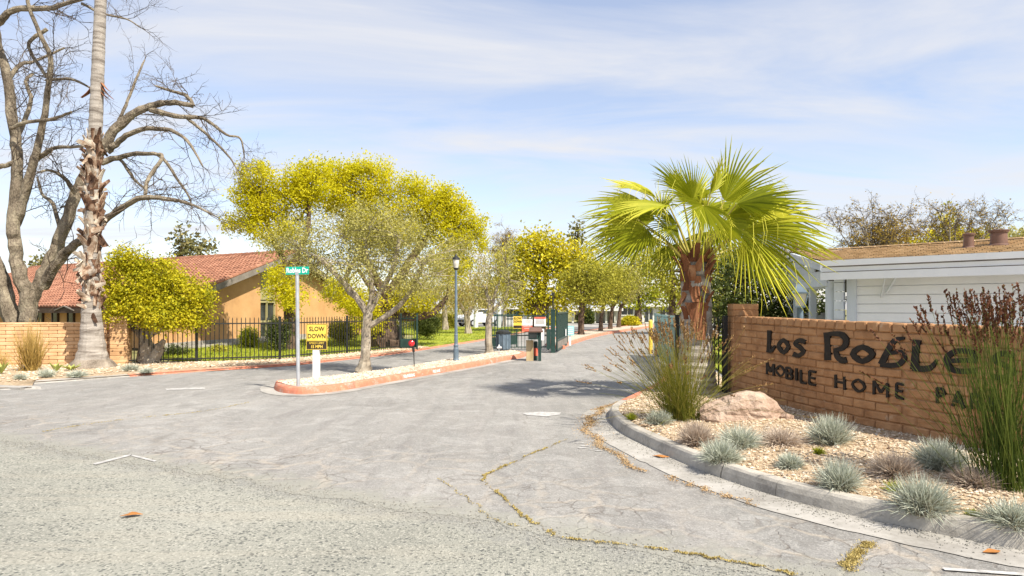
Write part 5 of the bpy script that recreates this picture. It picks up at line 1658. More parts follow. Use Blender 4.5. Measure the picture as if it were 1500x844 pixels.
# NO PARKING / FIRE LANE stencilled on the island kerb
def kerb_text(body, px, py, size, sx):
    best = min(range(1, len(isl_front) - 1), key=lambda i: (isl_front[i] - G(px, py)).length)
    p = isl_front[best]; t = (isl_front[best + 1] - isl_front[best - 1]).normalized()
    yaw = math.atan2(t.y, t.x); n_ = V3((t.y, -t.x, 0))
    me = text_mesh(body, size, M['sign_white'], .0006, sx, .002)
    o = link('kerb_lettering', me, None); o.location = V3((p.x, p.y, .068)) + n_ * -.0 + n_ * .004 - n_ * .012; o.rotation_euler = (R(90) - R(9), 0, yaw)
    o['kind'] = 'structure'
kerb_text('NO PARKING', 597, 554, .095, .8)
kerb_text('FIRE LANE', 637, 547, .095, .8)
# red reflector on a stake
s2 = G(607, 537, .115); s2.z = .1; k = s2.y / FPX
rf = thing('reflector_stake', s2, 'round red reflector on a thin black stake in the island gravel', 'reflector')
hc = P(602.5, 503, s2.y)
mb = MB(); mb.tube([s2 - up * .04, P(606, 515, s2.y)], .012, 6); part('stake', mb, M['black_metal'], rf)
mb = MB(); mb.tube([P(606, 516, s2.y), P(605, 508.5, s2.y) + V3((0, .01, 0))], [.03, .035], 8); mb.tube([hc + V3((0, .03, 0)), hc + V3((.0, .075, 0))], [.085, .075], 16); part('housing', mb, M['black_metal'], rf)
mb = MB(); mb.tube([hc + V3((0, .03, 0)), hc, hc - V3((0, .022, 0))], [.082, .078, .03], 20); part('lens', mb, M['reflector'], rf)
# small grey tap by the slender tree
s3 = G(731, 521, .115); s3.z = .1
tap = thing('garden_tap', s3, 'small white standpipe in the gravel beside the waste bin', 'tap')
mb = MB(); mb.tube([s3, s3 + up * .26], .018, 6); part('pipe', mb, M['steel'], tap)
mb = MB(); mb.tube([s3 + up * .26 + V3((-.06, 0, 0)), s3 + up * .27 + V3((.08, -.02, 0))], .03, 8); mb.tube([s3 + up * .27, s3 + up * .36], [.03, .02], 8); part('valve', mb, M['white'], tap)
# tall lamp post on the island
s4 = G(668, 528, .115); s4.z = .1; k = s4.y / FPX
lp = thing('lamp_post', s4, 'slim blue-grey street lamp post standing on the gravel island', 'lamp post')
mb = MB(); mb.lathe(s4 - up * .03, [(.095, 0), (.095, .06), (.078, .1), (.074, .38), (.06, .42), (.07, .46), (.07, .49), (.052, .52), (.05, .75), (.056, .77), (.045, .8), (.038, 2.0), (.034, 2.62)], 14); part('post', mb, M['blue_grey_metal'], lp)
tpz = s4 + up * 2.6
mb = MB(); mb.lathe(tpz, [(.04, 0), (.07, .04), (.075, .06)], 12); part('fitting', mb, M['black_metal'], lp)
mb = MB(); mb.lathe(tpz + up * .3, [(.11, 0), (.1, .05), (.04, .1), (.012, .17)], 12); part('cap', mb, M['black_metal'], lp)
mb = MB(); mb.lathe(tpz + up * .06, [(.06, 0), (.085, .12), (.09, .24)], 12); part('globe', mb, M['lantern'], lp)
# exit-lane gate with the notice boards
Yg = 25.0
ga0 = V3(((716 - CX) / FPX * Yg, Yg, 0)); ga1 = V3(((757 - CX) / FPX * 27, 27, 0)); ga2 = V3(((812 - CX) / FPX * 25.2, 25.2, 0))
gt, _ = fence([ga0, ga1], 1.4, .13, M['green_metal'], 'left leaf of the dark green exit gate with a solid kick plate', fin=False, name='gate_leaf', cat='gate', rails=(.08, -.05, .5))
d_ = (ga1 - ga0).normalized(); n_ = V3((-d_.y, d_.x, 0))
mb = MB(); mb.box((ga0 + ga1) / 2 + up * .3, ((ga1 - ga0).length - .1, .03, .36), (d_, n_, up)); part('kick_plate', mb, M['green_metal'], gt)
gt2, _ = fence([ga0 + V3((.1, -.25, 0)), ga2 + V3((-.25, -.2, 0))], 1.36, .125, M['green_metal'], 'long green picket barrier carrying the notice boards beside the gate', fin=False, name='picket_barrier', cat='fence', rails=(.06, -.04, .5))
def notice(px0, py0, px1, py1, Y, mm, label, head=None, lines=3, txt=None):
    a, b = P(px0, py0, Y), P(px1, py1, Y); c_ = (a + b) / 2; w, h = b.x - a.x, a.z - b.z
    t = thing('notice_board', c_, label, 'sign')
    mb = MB(); mb.box(c_, (w, .012, h)); part('panel', mb, mm, t)
    if head:
        mb = MB(); mb.box(c_ + V3((0, -.008, h * .41)), (w * .99, .003, h * .17)); part('header', mb, head, t)
    if txt:
        for body, dz, sz, tm in txt:
            put_text(body, sz * h, tm, t, c_ + V3((0, 0, dz * h)), 0, .85, off=.012, bold=.002)
    if lines:
        mb = MB(); top = .28 if head else .33
        for i in range(lines):
            mb.box(c_ + V3((0, -.008, h * (top - i * .62 / lines))), (w * random.uniform(.55, .82), .003, h * .045))
        part('print', mb, M['fascia'] if mm is M['sign_white'] else M['sign_white'], t)
    return t
Yn = 24.68
notice(752, 463.5, 764.5, 481.5, Yn, M['yellow_sign'], 'small yellow slow down notice with a dark foot on the gate pickets', None, 0, [('SLOW', .33, .26, M['sign_black']), ('DOWN', .07, .26, M['sign_black'])])
mb = MB(); mb.box(P(758.2, 478.8, Yn - .009), (.31, .003, .1)); 
o = solo('dark_band', mb, M['sign_black']); _n = [q for q in bpy.data.objects if q.name.startswith('notice_board')][-1]; o.parent = _n; o.data.transform(Matrix.Translation(-WLOC[_n]))
notice(767, 468, 780, 476.6, Yn - .01, M['sign_white'], 'small plain white notice on the gate pickets left of the red-headed one', None, 4)
notice(782.5, 464.5, 799.5, 478, Yn - .02, M['sign_white'], 'white notice board with a red header strip', M['sign_red'], 5)
notice(764.5, 477.4, 780, 485.6, Yn - .02, M['sign_red'], 'small red notice board hanging below the white one', None, 2)
# waste bin
tb = G(737, 513.5, .11)
wb = thing('waste_bin', tb, 'ribbed blue-grey waste bin standing behind the island gravel by the gate', 'bin')
mb = MB(); mb.lathe(tb, [(.2, 0), (.24, .05), (.25, .58), (.26, .6)], 16); part('body', mb, M['blue_grey_metal'], wb)
mb = MB(); mb.lathe(tb + up * .6, [(.28, 0), (.28, .05), (.2, .1), (.08, .13)], 16); part('lid', mb, M['black_metal'], wb)
mb = MB()
for i in range(12):
    a = i * math.pi / 6; mb.box(tb + V3((.255 * math.cos(a), .255 * math.sin(a), .33)), (.03, .03, .5))
part('rib', mb, M['blue_grey_metal'], wb)['kind'] = 'stuff'
# entry keypad kiosk with its posts
kp = G(786, 529, 0); Yk = kp.y
kk = thing('entry_keypad', kp, 'dark entry call box with a brown hood on a green post', 'call box')
q0 = P(790.5, 484, Yk)
mb = MB(); mb.box(V3((q0.x, Yk, q0.z / 2)), (.09, .09, q0.z)); part('post', mb, M['green_metal'], kk)
bx0, bx1 = P(774.5, 485, Yk - .05), P(788, 497, Yk - .05)
mb = MB(); mb.box((bx0 + bx1) / 2, (bx1.x - bx0.x, .3, bx0.z - bx1.z)); part('box', mb, M['green_metal'], kk)
mb = MB(); mb.box((bx0 + bx1) / 2 + V3((-.01, -.155, 0)), ((bx1.x - bx0.x) * .8, .012, (bx0.z - bx1.z) * .72)); part('screen', mb, M['glass'], kk)
mb = MB(); a = P(774, 484.4, Yk); b = P(795, 484.4, Yk)
mb.slab([V3((a.x, Yk - .26, a.z - .01)), V3((b.x, Yk - .26, a.z - .01)), V3((b.x - .04, Yk + .16, a.z + .1)), V3((a.x + .04, Yk + .16, a.z + .1))], .035); part('hood', mb, M['wood_brown'] if 'wood_brown' in M else M['vent'], kk)
mb = MB(); a, b = P(791.8, 482, Yk + .1), P(797, 498.5, Yk + .1); mb.box((a + b) / 2, (b.x - a.x, .1, a.z - b.z)); part('side_panel', mb, M['sign_white'], kk)
kp2 = G(776, 528.5, 0)
mb = MB(); tz = P(776, 499.5, kp2.y).z
mb.box(V3((kp2.x, kp2.y, tz / 2)), (.215, .2, tz)); mb.box(V3((kp2.x, kp2.y, tz + .01)), (.23, .215, .02))
tag(link('wooden_post', mb.mesh('wooden_post'), M['wood_post']), 'thick pale timber bollard at the end of the red kerb', 'bollard')
for px, lab, mm, w in ((781.3, 'slim pale post between the timber bollard and the keypad', 'old_white', .06), (784.8, 'green steel bollard left of the keypad post', 'green_metal', .12)):
    q = G(px, 528, 0); tz = P(px, 500, q.y).z
    b_ = thing('bollard', q, lab, 'bollard')
    mb = MB(); mb.lathe(q, [(w / 2, 0), (w / 2, tz - .03), (w / 2 * .7, tz)], 10); part('shaft', mb, M[mm], b_)
    if w > .1:
        mb = MB(); mb.lathe(q + up * tz * .25, [(w / 2 + .004, 0), (w / 2 + .004, tz * .4)], 10); part('red_band', mb, M['sign_red'], b_)
# heavy gate post and the open entry leaf
hp0 = G(810, 517, 0); Yh = hp0.y
hp = thing('gate_post', hp0, 'thick dark green square gate post at the left of the entry', 'gate post')
tz = P(810, 455, Yh).z
mb = MB(); mb.box(V3((hp0.x, Yh, tz / 2)), (.15, .15, tz)); mb.box(V3((hp0.x, Yh, tz + .02)), (.18, .18, .04)); part('shaft', mb, M['green_metal'], hp)
mb = MB(); mb.tube([V3((hp0.x, Yh, tz)), V3((hp0.x, Yh, tz + .55))], .025, 6); mb.box(V3((hp0.x, Yh, tz + .6)), (.1, .1, .12)); part('sensor', mb, M['black_metal'], hp)
mb = MB(); mb.box(V3((hp0.x - .16, Yh + .02, .5)), (.14, .3, .7)); part('gate_motor', mb, M['green_metal'], hp)
l0 = V3((hp0.x + .14, Yh + .05, 0)); l1 = V3(((831 - CX) / FPX * 27.8, 27.8, 0))
gl = thing('gate_leaf', l0, 'open dark green entry gate leaf of framed mesh swung back along the drive', 'gate')
d_ = (l1 - l0).normalized(); n_ = V3((-d_.y, d_.x, 0)); LL = (l1 - l0).length; zt2 = 1.53
mb = MB()
for t in (.03, LL - .03): mb.box(l0 + d_ * t + up * (zt2 / 2 + .05), (.06, .06, zt2 - .1), (d_, n_, up))
for z in (.09, .45, zt2 - .1): mb.box(l0 + d_ * LL / 2 + up * z, (LL - .12, .055, .06), (d_, n_, up))
part('frame', mb, M['green_metal'], gl)
mb = MB()
nb_ = int(LL / .035)
for i in range(1, nb_): mb.box(l0 + d_ * (LL * i / nb_) + up * .96, (.014, .014, .98), (d_, n_, up))
part('mesh_bars', mb, M['green_metal'], gl)['kind'] = 'stuff'
mb = MB(); mb.box(l0 + d_ * LL / 2 + up * .27 + n_ * .0, (LL - .14, .01, .3), (d_, n_, up)); part('kick_plate', mb, M['fascia'], gl)
mb = MB(); mb.box(l0 + d_ * LL * .72 - n_ * .05 + up * .62, (.3, .012, .28), (d_, n_, up)); part('small_plate', mb, M['sign_white'], gl)
bs0 = G(836, 503, .1)
bsn = thing('blue_notice', bs0, 'pale blue square notice on a short white post by the far island', 'sign')
a, b = P(830.5, 477.5, bs0.y), P(841, 491.5, bs0.y)
mb = MB(); mb.box((a + b) / 2, (b.x - a.x, .02, a.z - b.z)); part('panel', mb, M['sign_blue'], bsn)
mb = MB()
for i in range(4): mb.box((a + b) / 2 + V3((0, -.014, .12 - .08 * i)), (.22, .004, .025))
part('print', mb, M['sign_white'], bsn)
mb = MB(); mb.box(V3((bs0.x - .03, bs0.y + .05, b.z / 2 + .1)), (.09, .06, b.z + .3)); part('post', mb, M['white'], bsn)
# right-hand gate leaf and fence behind the reeds
r0 = V3(((1030 - CX) / FPX * 11.3, 11.5, 0)); r1 = V3((pc.x - .26, pc.y + .02, 0))
r00 = V3((3.2, 12.6, 0))
fr, _ = fence([r00, r0, r1], 1.4, .105, M['black_metal'], 'black picket fence between the fan palm and the sign wall pillar', posts=[r00, r1 + V3((-.02, 0, 0))], z0=.16, fin=True, pr_=.01)
q0, q1 = V3((3.75, 13.6, 0)), V3((4.75, 21.5, 0))
rg, _ = fence([q0, q1], 1.36, .12, M['teal_gate'], 'open teal grey gate leaf on the right side of the entry, behind the reeds', name='gate_leaf', cat='gate', rails=(.08, -.18, .6))
d_ = (q1 - q0).normalized(); n_ = V3((-d_.y, d_.x, 0)); LL = (q1 - q0).length
mb = MB()
for i in range(1, int(LL / .045)): mb.box(q0 + d_ * (.045 * i) + up * .66, (.02, .012, 1.06), (d_, n_, up))
part('mesh_bars', mb, M['teal_gate'], rg)['kind'] = 'stuff'
yb = V3(((953 - CX) / FPX * 23, 23, 0))
mb = MB(); mb.lathe(yb, [(.07, 0), (.07, 1.15), (.04, 1.2)], 10); tag(link('yellow_bollard', mb.mesh('yellow_bollard'), M['yellow_sign']), 'slim yellow bollard at the far end of the right gate', 'bollard')

# ---------------------------------------------------------------- trees
M['leaf_shrub'] = leafmat('shrub_tree_leaf', (.12, .16, .008), (.46, .42, .014), (.68, .56, .02))
def tree(label, Y, trunk, limbs, blobs, leafm, bark, leaf=.1, wid=.035, dens=1.0, clump=.3, per=14, droop=0., fill=.45, name='tree', group=None, whitewash=None, flare=1.0, cat='tree'):
    """trunk / limbs in photograph pixels at distance Y: [(px, py, radius_px, dY)]"""
    t0 = trunk[0]
    t = thing(name, P(t0[0], t0[1], Y), label, cat, group)
    mb = MB(); k = Y / FPX
    conv = lambda q: [(P(a[0], a[1], Y + (a[3] if len(a) > 3 else 0)), a[2] * k) for a in q]
    limb(mb, conv(trunk), 9, .07, 4, .04)
    for l in limbs: limb(mb, conv(l), 7, .08, 4, .06)
    # branches reaching from the trunk head into each blob
    head = conv(trunk)[-1]
    ends = [conv(l)[-1] for l in limbs] + [head]
    bb = [blob(*b[:4], Y, *(b[4:])) for b in blobs]
    for c, r in bb:
        c = V3(c)
        e = min(ends, key=lambda q: (q[0] - c).length)
        m_ = e[0].lerp(c, .5) + V3((random.gauss(0, .1), random.gauss(0, .1), -.05 * (c - e[0]).length))
        limb(mb, [(e[0], max(.018, e[1] * .6)), (m_, max(.014, e[1] * .4)), (c, .012)], 5, .05, 3)
        for _ in range(6):
            d = V3((random.gauss(0, 1), random.gauss(0, 1), random.gauss(.3, .8))).normalized()
            mb.tube([m_.lerp(c, random.random()), c + V3((d.x * r[0], d.y * r[1], d.z * r[2])) * .8], [.02, .006], 4, cap=False)
    part('trunk', mb, M[bark], t)
    foliage('crown', crown(bb, leaf, wid, dens, clump, per, droop, fill), M[leafm], t)
    return t
# yellow-green shrub tree behind the fence, by the low wall
tree('rounded yellow-green tree with a gnarled pale trunk behind the fence, beside the low wall', 18.3,
     [(216, 534, 17), (214, 515, 12), (212, 495, 8), (214, 482, 6)], [[(226, 530, 9), (232, 512, 8), (236, 505, 5), (240, 498, 3)], [(213, 500, 6), (202, 486, 5), (190, 478, 3)], [(214, 492, 6), (232, 484, 5), (255, 474, 3)], [(214, 488, 5), (215, 465, 4), (215, 440, 2)]],
     [(185, 410, 34, 38), (222, 430, 42, 34), (265, 440, 38, 36), (195, 452, 38, 26), (200, 390, 26, 18), (240, 405, 28, 26), (235, 462, 45, 18, -.5), (280, 458, 24, 22)], 'leaf_shrub', 'bark_olive', .07, .028, 1.5, .28, 40, .1)
# camphor trees over the building
tree('tall round-headed yellow tree at left of the group, trunk painted white, over the gable', 24.5,
     [(427, 520, 9), (427, 500, 8), (425, 460, 8), (424, 420, 7), (428, 385, 6)], [[(426, 400, 5), (405, 360, 4), (388, 320, 3)], [(428, 390, 5), (450, 340, 4), (452, 300, 3)]],
     [(376, 258, 26, 17), (362, 282, 22, 16), (395, 280, 22, 18), (374, 303, 26, 16), (352, 326, 21, 11), (384, 334, 22, 13), (402, 312, 18, 14), (437, 262, 22, 16), (432, 290, 22, 18), (462, 250, 22, 15), (455, 278, 24, 18), (428, 330, 22, 18), (406, 352, 18, 12), (414, 408, 20, 14, -.6), (424, 432, 20, 16, -.6), (408, 424, 14, 12, -.6)], 'leaf_camphor', 'bark_brown', .08, .034, 1.35, .33, 46)
tree('biggest yellow-crowned tree of the group with a flared dark trunk behind the fence', 26.0,
     [(562, 506, 32), (563, 497, 22), (566, 480, 15), (568, 450, 14), (572, 430, 12)], [[(568, 455, 10), (600, 464, 7), (635, 458, 5), (655, 435, 3)], [(570, 435, 9), (545, 400, 6), (520, 340, 4)], [(572, 430, 8), (610, 370, 6), (640, 330, 4)], [(566, 440, 5), (545, 425, 3.5), (525, 395, 2.5)]],
     [(492, 254, 26, 17), (520, 262, 24, 20), (545, 248, 24, 15), (552, 276, 26, 20), (510, 292, 30, 22), (480, 290, 26, 22), (560, 308, 30, 22), (600, 274, 22, 16), (608, 300, 26, 20), (640, 284, 24, 15), (662, 296, 24, 17), (676, 318, 24, 16), (694, 334, 18, 14), (640, 315, 28, 20), (690, 352, 22, 14), (655, 345, 30, 20), (530, 448, 30, 20, -.4), (500, 425, 24, 18, -.3), (545, 470, 22, 12, -.6), (600, 335, 32, 22), (560, 345, 32, 22), (600, 440, 40, 20), (660, 385, 32, 24), (528, 330, 30, 22)], 'leaf_camphor', 'bark_brown', .08, .034, 1.35, .34, 46)
# olive in the island
tree('grey-yellow olive tree with a pale flaring trunk standing on the island gravel', 15.9,
     [(532, 546, 14), (533, 539, 10.5), (535, 525, 7.5), (536, 500, 7), (537, 480, 6.6), (539, 458, 6.6)], [[(539, 460, 5.5), (520, 432, 4.4), (490, 400, 4, -.3), (470, 380, 3, -.6)], [(540, 458, 5), (545, 425, 4), (540, 390, 3), (535, 350, 2)], [(540, 478, 4.5), (570, 460, 4), (592, 440, 3.6), (610, 410, 3), (625, 380, 2)], [(542, 455, 4.4), (556, 430, 3.6), (575, 395, 4), (585, 350, 3)], [(522, 435, 5), (505, 415, 4), (520, 380, 3, .5)]],
     [(540, 328, 50, 36), (485, 342, 46, 32), (440, 365, 42, 34), (420, 352, 30, 22), (500, 385, 60, 36, -.4), (462, 392, 44, 22), (585, 345, 52, 40), (612, 385, 40, 36), (655, 400, 30, 30, 4.5), (590, 410, 48, 28, -.3), (545, 370, 60, 40, .5), (612, 425, 40, 18), (665, 365, 26, 24, 5)],
     'leaf_olive', 'bark_olive', .07, .014, 1.05, .34, 36, .1, .2)
# slender tree beside the exit gate
tree('slender grey-green tree at the far end of the island by the gate barrier', 22.6,
     [(717, 520, 10), (716, 513, 6), (715, 490, 4.8), (716, 470, 4.6), (719, 455, 4.5)], [[(719, 458, 3), (740, 435, 2.4), (745, 415, 2)], [(718, 456, 3.5), (712, 425, 2.5)], [(719, 455, 3), (728, 420, 2)]],
     [(725, 390, 30, 28), (708, 420, 28, 26), (745, 408, 28, 28), (720, 440, 34, 18), (735, 370, 24, 18), (755, 428, 20, 18)], 'leaf_olive', 'bark_olive', .085, .018, .8, .3, 15, .25, .25)
# weeping straw-coloured pair on the lawn
tree('pale weeping straw-yellow tree on the lawn right of the lamp post, trunk forking', 40.0,
     [(686, 494, 7), (685, 480, 4.5), (684, 462, 4.5)], [[(684, 463, 3.5), (676, 450, 3), (668, 435, 2)], [(685, 463, 3.5), (692, 448, 3), (702, 430, 2)]],
     [(682, 415, 40, 30), (660, 432, 26, 22), (700, 430, 28, 26), (682, 440, 34, 16), (690, 385, 30, 24)], 'leaf_straw', 'bark_olive', .16, .022, .9, .5, 15, 1.6, .3)
tree('pale weeping straw-yellow tree further back on the lawn, behind the lamp post', 47.0,
     [(652, 486, 6), (652, 470, 4), (651, 452, 4)], [], [(645, 415, 40, 32), (620, 440, 34, 22), (655, 440, 30, 18), (600, 425, 30, 26)], 'leaf_straw', 'bark_olive', .18, .025, .9, .6, 15, 1.6, .3)
# big yellow tree by the gate
tree('broad bright yellow-green tree rising behind the notice boards', 44.0,
     [(789, 486, 12), (789, 470, 8.5), (786, 450, 8)], [[(786, 455, 6), (770, 435, 5), (760, 410, 3)], [(788, 452, 6), (796, 425, 4), (800, 400, 3)], [(788, 458, 5), (815, 435, 4), (835, 420, 3)]],
     [(775, 372, 34, 28), (755, 385, 30, 26), (800, 375, 34, 30), (835, 390, 34, 28), (815, 415, 40, 28), (770, 420, 34, 28), (845, 415, 28, 24), (800, 445, 42, 16), (755, 440, 22, 14), (788, 356, 32, 18), (742, 402, 24, 24), (852, 378, 28, 20), (820, 366, 26, 18)], 'leaf_yellow', 'bark_brown', .2, .075, 1.1, .55, 14)
# row along the far island
tree('mid green round tree on the far island, first of the row beyond the gate', 37.0,
     [(851, 495, 6), (851, 480, 4.5), (852, 455, 4.5), (853, 440, 4)], [], [(850, 425, 32, 20), (878, 415, 26, 24), (862, 400, 28, 22), (840, 410, 22, 18), (865, 440, 32, 12)], 'leaf_mid', 'bark_brown', .14, .04, 1.15, .42, 15, .2, .35)
for px, Y, lb in ((881, 43, 'second'), (895, 47, 'third'), (907, 51, 'fourth')):
    tree('olive green tree on the far island, %s of the row beyond the gate' % lb, Y, [(px - 1, HY + 1530 / Y, 4), (px, 465, 2.6), (px + 3, 445, 2.4)], [[(px + 2, 452, 2), (px + 10, 438, 1.4)]],
         [(px + 2, 425, 26, 18), (px + 18, 415, 22, 18), (px - 6, 412, 20, 16), (px + 8, 400, 20, 14)], 'leaf_mid' if lb != 'fourth' else 'leaf_olive', 'bark_brown', .17, .05, 1.1, .5, 14, .2, .3)
# taller backdrop trees, each by its look
def simple(label, Y, px, blobs, lm, leaf, clump, dens=1.0, trunk_r=5, name='tree', base=None, group=None, droop=0., bark='bark_brown', wid=None, fill=.4):
    pb_ = base if base else HY + 1530 / Y
    top = min(b[1] for b in blobs)
    tree(label, Y, [(px, pb_, trunk_r * 1.3), (px, (pb_ + top) / 2 + 8, trunk_r), (px + 1, top + 12, trunk_r * .4)], [], blobs, lm, bark, leaf, wid or leaf * .4, dens, clump, 13, droop, fill, name=name, group=group)
def conifer(label, Y, px, top, bot, half, lm='leaf_conifer'):
    bl_ = []
    n = 7
    for i in range(n):
        f = i / (n - 1)
        bl_.append((px + random.uniform(-2, 2), top + (bot - top) * f, max(3, half * (.15 + .85 * f)), (bot - top) / n * .9))
    simple(label, Y, px, bl_, lm, .5, 1.3, .7, 3, name='conifer_tree')
conifer('broad conifer far off above the tiled roof', 82, 266, 342, 385, 20); conifer('lower brown conifer beside the broad one above the tiled roof', 86, 290, 356, 388, 20)
conifer('tiny conifer tip above the left end of the tiled roof', 85, 61, 386, 402, 10)
conifer('dark conifer peeping over the yellow tree by the gate', 92, 845, 332, 400, 20)
simple('hazy blue-green tree in the gap left of the fan palm', 75, 925, [(915, 385, 34, 30), (945, 375, 34, 26), (900, 410, 30, 26), (945, 410, 36, 30)], 'leaf_mid', .3, .9, .7)
simple('yellow-green leafy tree in the distance right of the far island row', 62, 935, [(930, 425, 30, 18), (955, 415, 30, 22), (970, 440, 26, 16), (925, 440, 30, 14)], 'leaf_lime', .26, .75, .8)
simple('tall loose green tree directly behind the fan palm crown', 40, 985, [(985, 400, 34, 34), (960, 385, 30, 26), (1000, 430, 28, 26), (1040, 400, 40, 40), (1075, 385, 36, 34)], 'leaf_mid', .18, .5, .85)
simple('dense dark evergreen thicket tree behind the fence and pillar', 19.5, 1090, [(1060, 430, 34, 44), (1095, 420, 42, 50), (1130, 435, 36, 44), (1160, 450, 30, 34), (1085, 465, 40, 34), (1120, 480, 44, 34), (1060, 490, 30, 30), (1100, 385, 34, 26), (1145, 405, 26, 24), (1195, 440, 30, 30, 2), (1200, 470, 34, 26, 2.5)], 'leaf_dark', .1, .3, 1.15)
simple('ochre autumn bush tree above the mobile home ridge', 48, 1290, [(1285, 352, 34, 14), (1330, 350, 36, 12), (1310, 345, 26, 10)], 'leaf_ochre', .2, .55, .8)
simple('yellow pointed tree behind the white house roof', 46, 1385, [(1388, 328, 10, 20), (1385, 345, 22, 14), (1410, 350, 30, 12), (1380, 355, 40, 10)], 'leaf_yellow', .2, .5, .8)
simple('low olive treetop behind the right part of the roof', 50, 1460, [(1470, 348, 40, 12), (1500, 350, 40, 14), (1530, 350, 40, 18)], 'leaf_olive', .2, .5, .7)
# wispy half-bare trees behind the house
def wispy(label, px, Y, halfw, top, n, seed):
    random.seed(seed)
    base = P(px, HY + 1500 / Y, Y)
    t = thing('wispy_tree', base, label, 'tree')
    mb, tw_ = MB(), MB(); pts = []
    fork = P(px, 385, Y)
    limb(mb, [(base, .2), (P(px + 3, 420, Y), .16), (fork, .13)], 7)
    for i in range(n):
        u = (i + .5) / n * 2 - 1
        e = P(px + halfw * u + random.uniform(-6, 6), top + 26 * abs(u) ** 1.5 + random.uniform(0, 12), Y + random.uniform(-1.5, 1.5))
        m_ = fork.lerp(e, .5) + V3((random.gauss(0, .25), 0, random.gauss(-.15, .2)))
        path, rad = limb(mb, [(fork, .075), (m_, .045), (e, .012)], 5, sub=5, wob=.5)
        for p in path[2:]:
            for _ in range(2):
                twig(tw_, p, V3((random.gauss(0, .8), random.gauss(0, .7), random.gauss(.3, .6))), random.uniform(.5, 1.1), .02, 2, .7, .05)
    part('trunk', mb, M['bark_olive'], t); part('twigs', tw_, M['twig'], t)
    idx = RNG.integers(0, len(tw_.v), 2600); Pn = np.array(tw_.v)[idx] + RNG.normal(size=(2600, 3)) * .08
    o = foliage('crown', (leaf_quads(Pn, .13, .035), RNG.uniform(0.2, .9, 2600)), M['leaf_ochre'], t)
wispy('wispy half-bare tree left above the white house roof', 1280, 38, 62, 304, 9, 5)
wispy('wispy half-bare tree right above the white house roof, behind the vents', 1405, 40, 80, 300, 11, 6)
wispy('bare twiggy tree showing between the slender tree and the yellow one', 738, 58, 22, 340, 5, 9)
wispy('faint bare tree between fan palm and white house', 1160, 60, 40, 345, 6, 12)
random.seed(77)
# row of trees that closes the distance
for i, (px, top, w, lm, lb) in enumerate([(560, 440, 70, 'leaf_mid', 'dark green backdrop tree far left beyond the lawn'), (640, 425, 60, 'leaf_lime', 'lime backdrop tree beyond the hedge'), (710, 415, 60, 'leaf_mid', 'green backdrop tree behind the parked car'),
        (1000, 425, 50, 'leaf_lime', 'lime backdrop tree left of the palm trunk'), (1050, 430, 50, 'leaf_mid', 'green backdrop tree right of the palm trunk'), (880, 395, 50, 'leaf_mid', 'grey-green backdrop tree above the far island row')]):
    simple(lb, 84 + 3 * i, px, [(px - w * .35, (top + 452) / 2, w * .45, (452 - top) * .5), (px + w * .35, (top + 452) / 2 + 2, w * .45, (452 - top) * .5), (px, top + 10, w * .4, 12)], lm, .4, 1.1, .9)

# ---------------------------------------------------------------- shrubs and hedges
def shrub(px, py, w, h, Y, lm, label, leaf=.06, name='shrub', dens=1.2):
    c = P(px, py, Y); k = Y / FPX
    t = thing(name, c, label, 'shrub')
    bb = [(tuple(c + V3((w * k * random.uniform(-.22, .22), random.uniform(-.1, .1), h * k * random.uniform(.35, .6)))), (w * k * .38, w * k * .36, h * k * .46)) for _ in range(4)]
    foliage('foliage', crown(bb, leaf, leaf * .4, dens, .16, 14, 0, .3), M[lm], t)
    mb = MB()
    for _ in range(7): mb.tube([c + V3((0, 0, -.05)), c + V3((random.gauss(0, w * k * .2), random.gauss(0, .1), h * k * .7))], [.018, .006], 5)
    part('stems', mb, M['bark_brown'], t)
shrub(367, 511, 30, 30, 25.5, 'leaf_lime', 'small yellow-green bush against the ochre gable wall')
shrub(408, 507, 34, 44, 23.5, 'leaf_dark', 'dark green bush in front of the glazed bay')
shrub(504, 500, 40, 32, 27.0, 'leaf_mid', 'rounded green bush behind the fence, left of the olive trunk')
shrub(580, 498, 30, 20, 27.5, 'leaf_dark', 'low dark bush by the walk gate', )
shrub(624, 492, 44, 36, 32.0, 'leaf_dark', 'dark spreading bush just beyond the walk gate')
shrub(322, 518, 26, 10, 23.0, 'leaf_mid', 'low green plant in the border below the gable wall', .05)
shrub(255, 519, 36, 8, 21.5, 'leaf_dark', 'low dark border plant beside the shrub tree', .05)
shrub(812, 484, 24, 22, 60, 'leaf_yellow', 'yellow bush by the far house', .12)
shrub(920, 480, 30, 16, 56, 'leaf_yellow', 'yellow bush at the end of the far red kerb', .12)
shrub(858, 478, 22, 24, 66, 'leaf_dark', 'dark bush in front of the far carport', .14)
for px0, px1, Y, lb in ((640, 668, 50, 'clipped low hedge left of the weeping tree'), (540, 636, 51, 'long clipped hedge beyond the walk gate')):
    a, b = P(px0, 477, Y), P(px1, 477, Y)
    h_ = thing('hedge', V3((a.x, Y, 0)), lb, 'hedge')
    n_ = 5000; Pn = np.stack([RNG.uniform(a.x, b.x, n_), RNG.uniform(Y - .5, Y + .5, n_), RNG.uniform(.0, 1.15, n_)], 1)
    foliage('foliage', (leaf_quads(Pn, .13, .05), RNG.uniform(0, 1, n_)), M['leaf_mid'], h_)
# stone edging of the border along the gable wall
kb = MB()
be = thing('border_edging', ga + gn * 1.2 + gd * .5, 'low stone edging of the planting border under the gable wall', 'edging')
for i in range(26):
    c_ = ga + gn * 1.15 + gd * (.3 + i * .42)
    mb = MB(); mb.box(c_ + up * (.1 + random.uniform(-.01, .01)), (.4, .16, .16), (gd, gn, up)); part('stone', mb, M['concrete'], be)
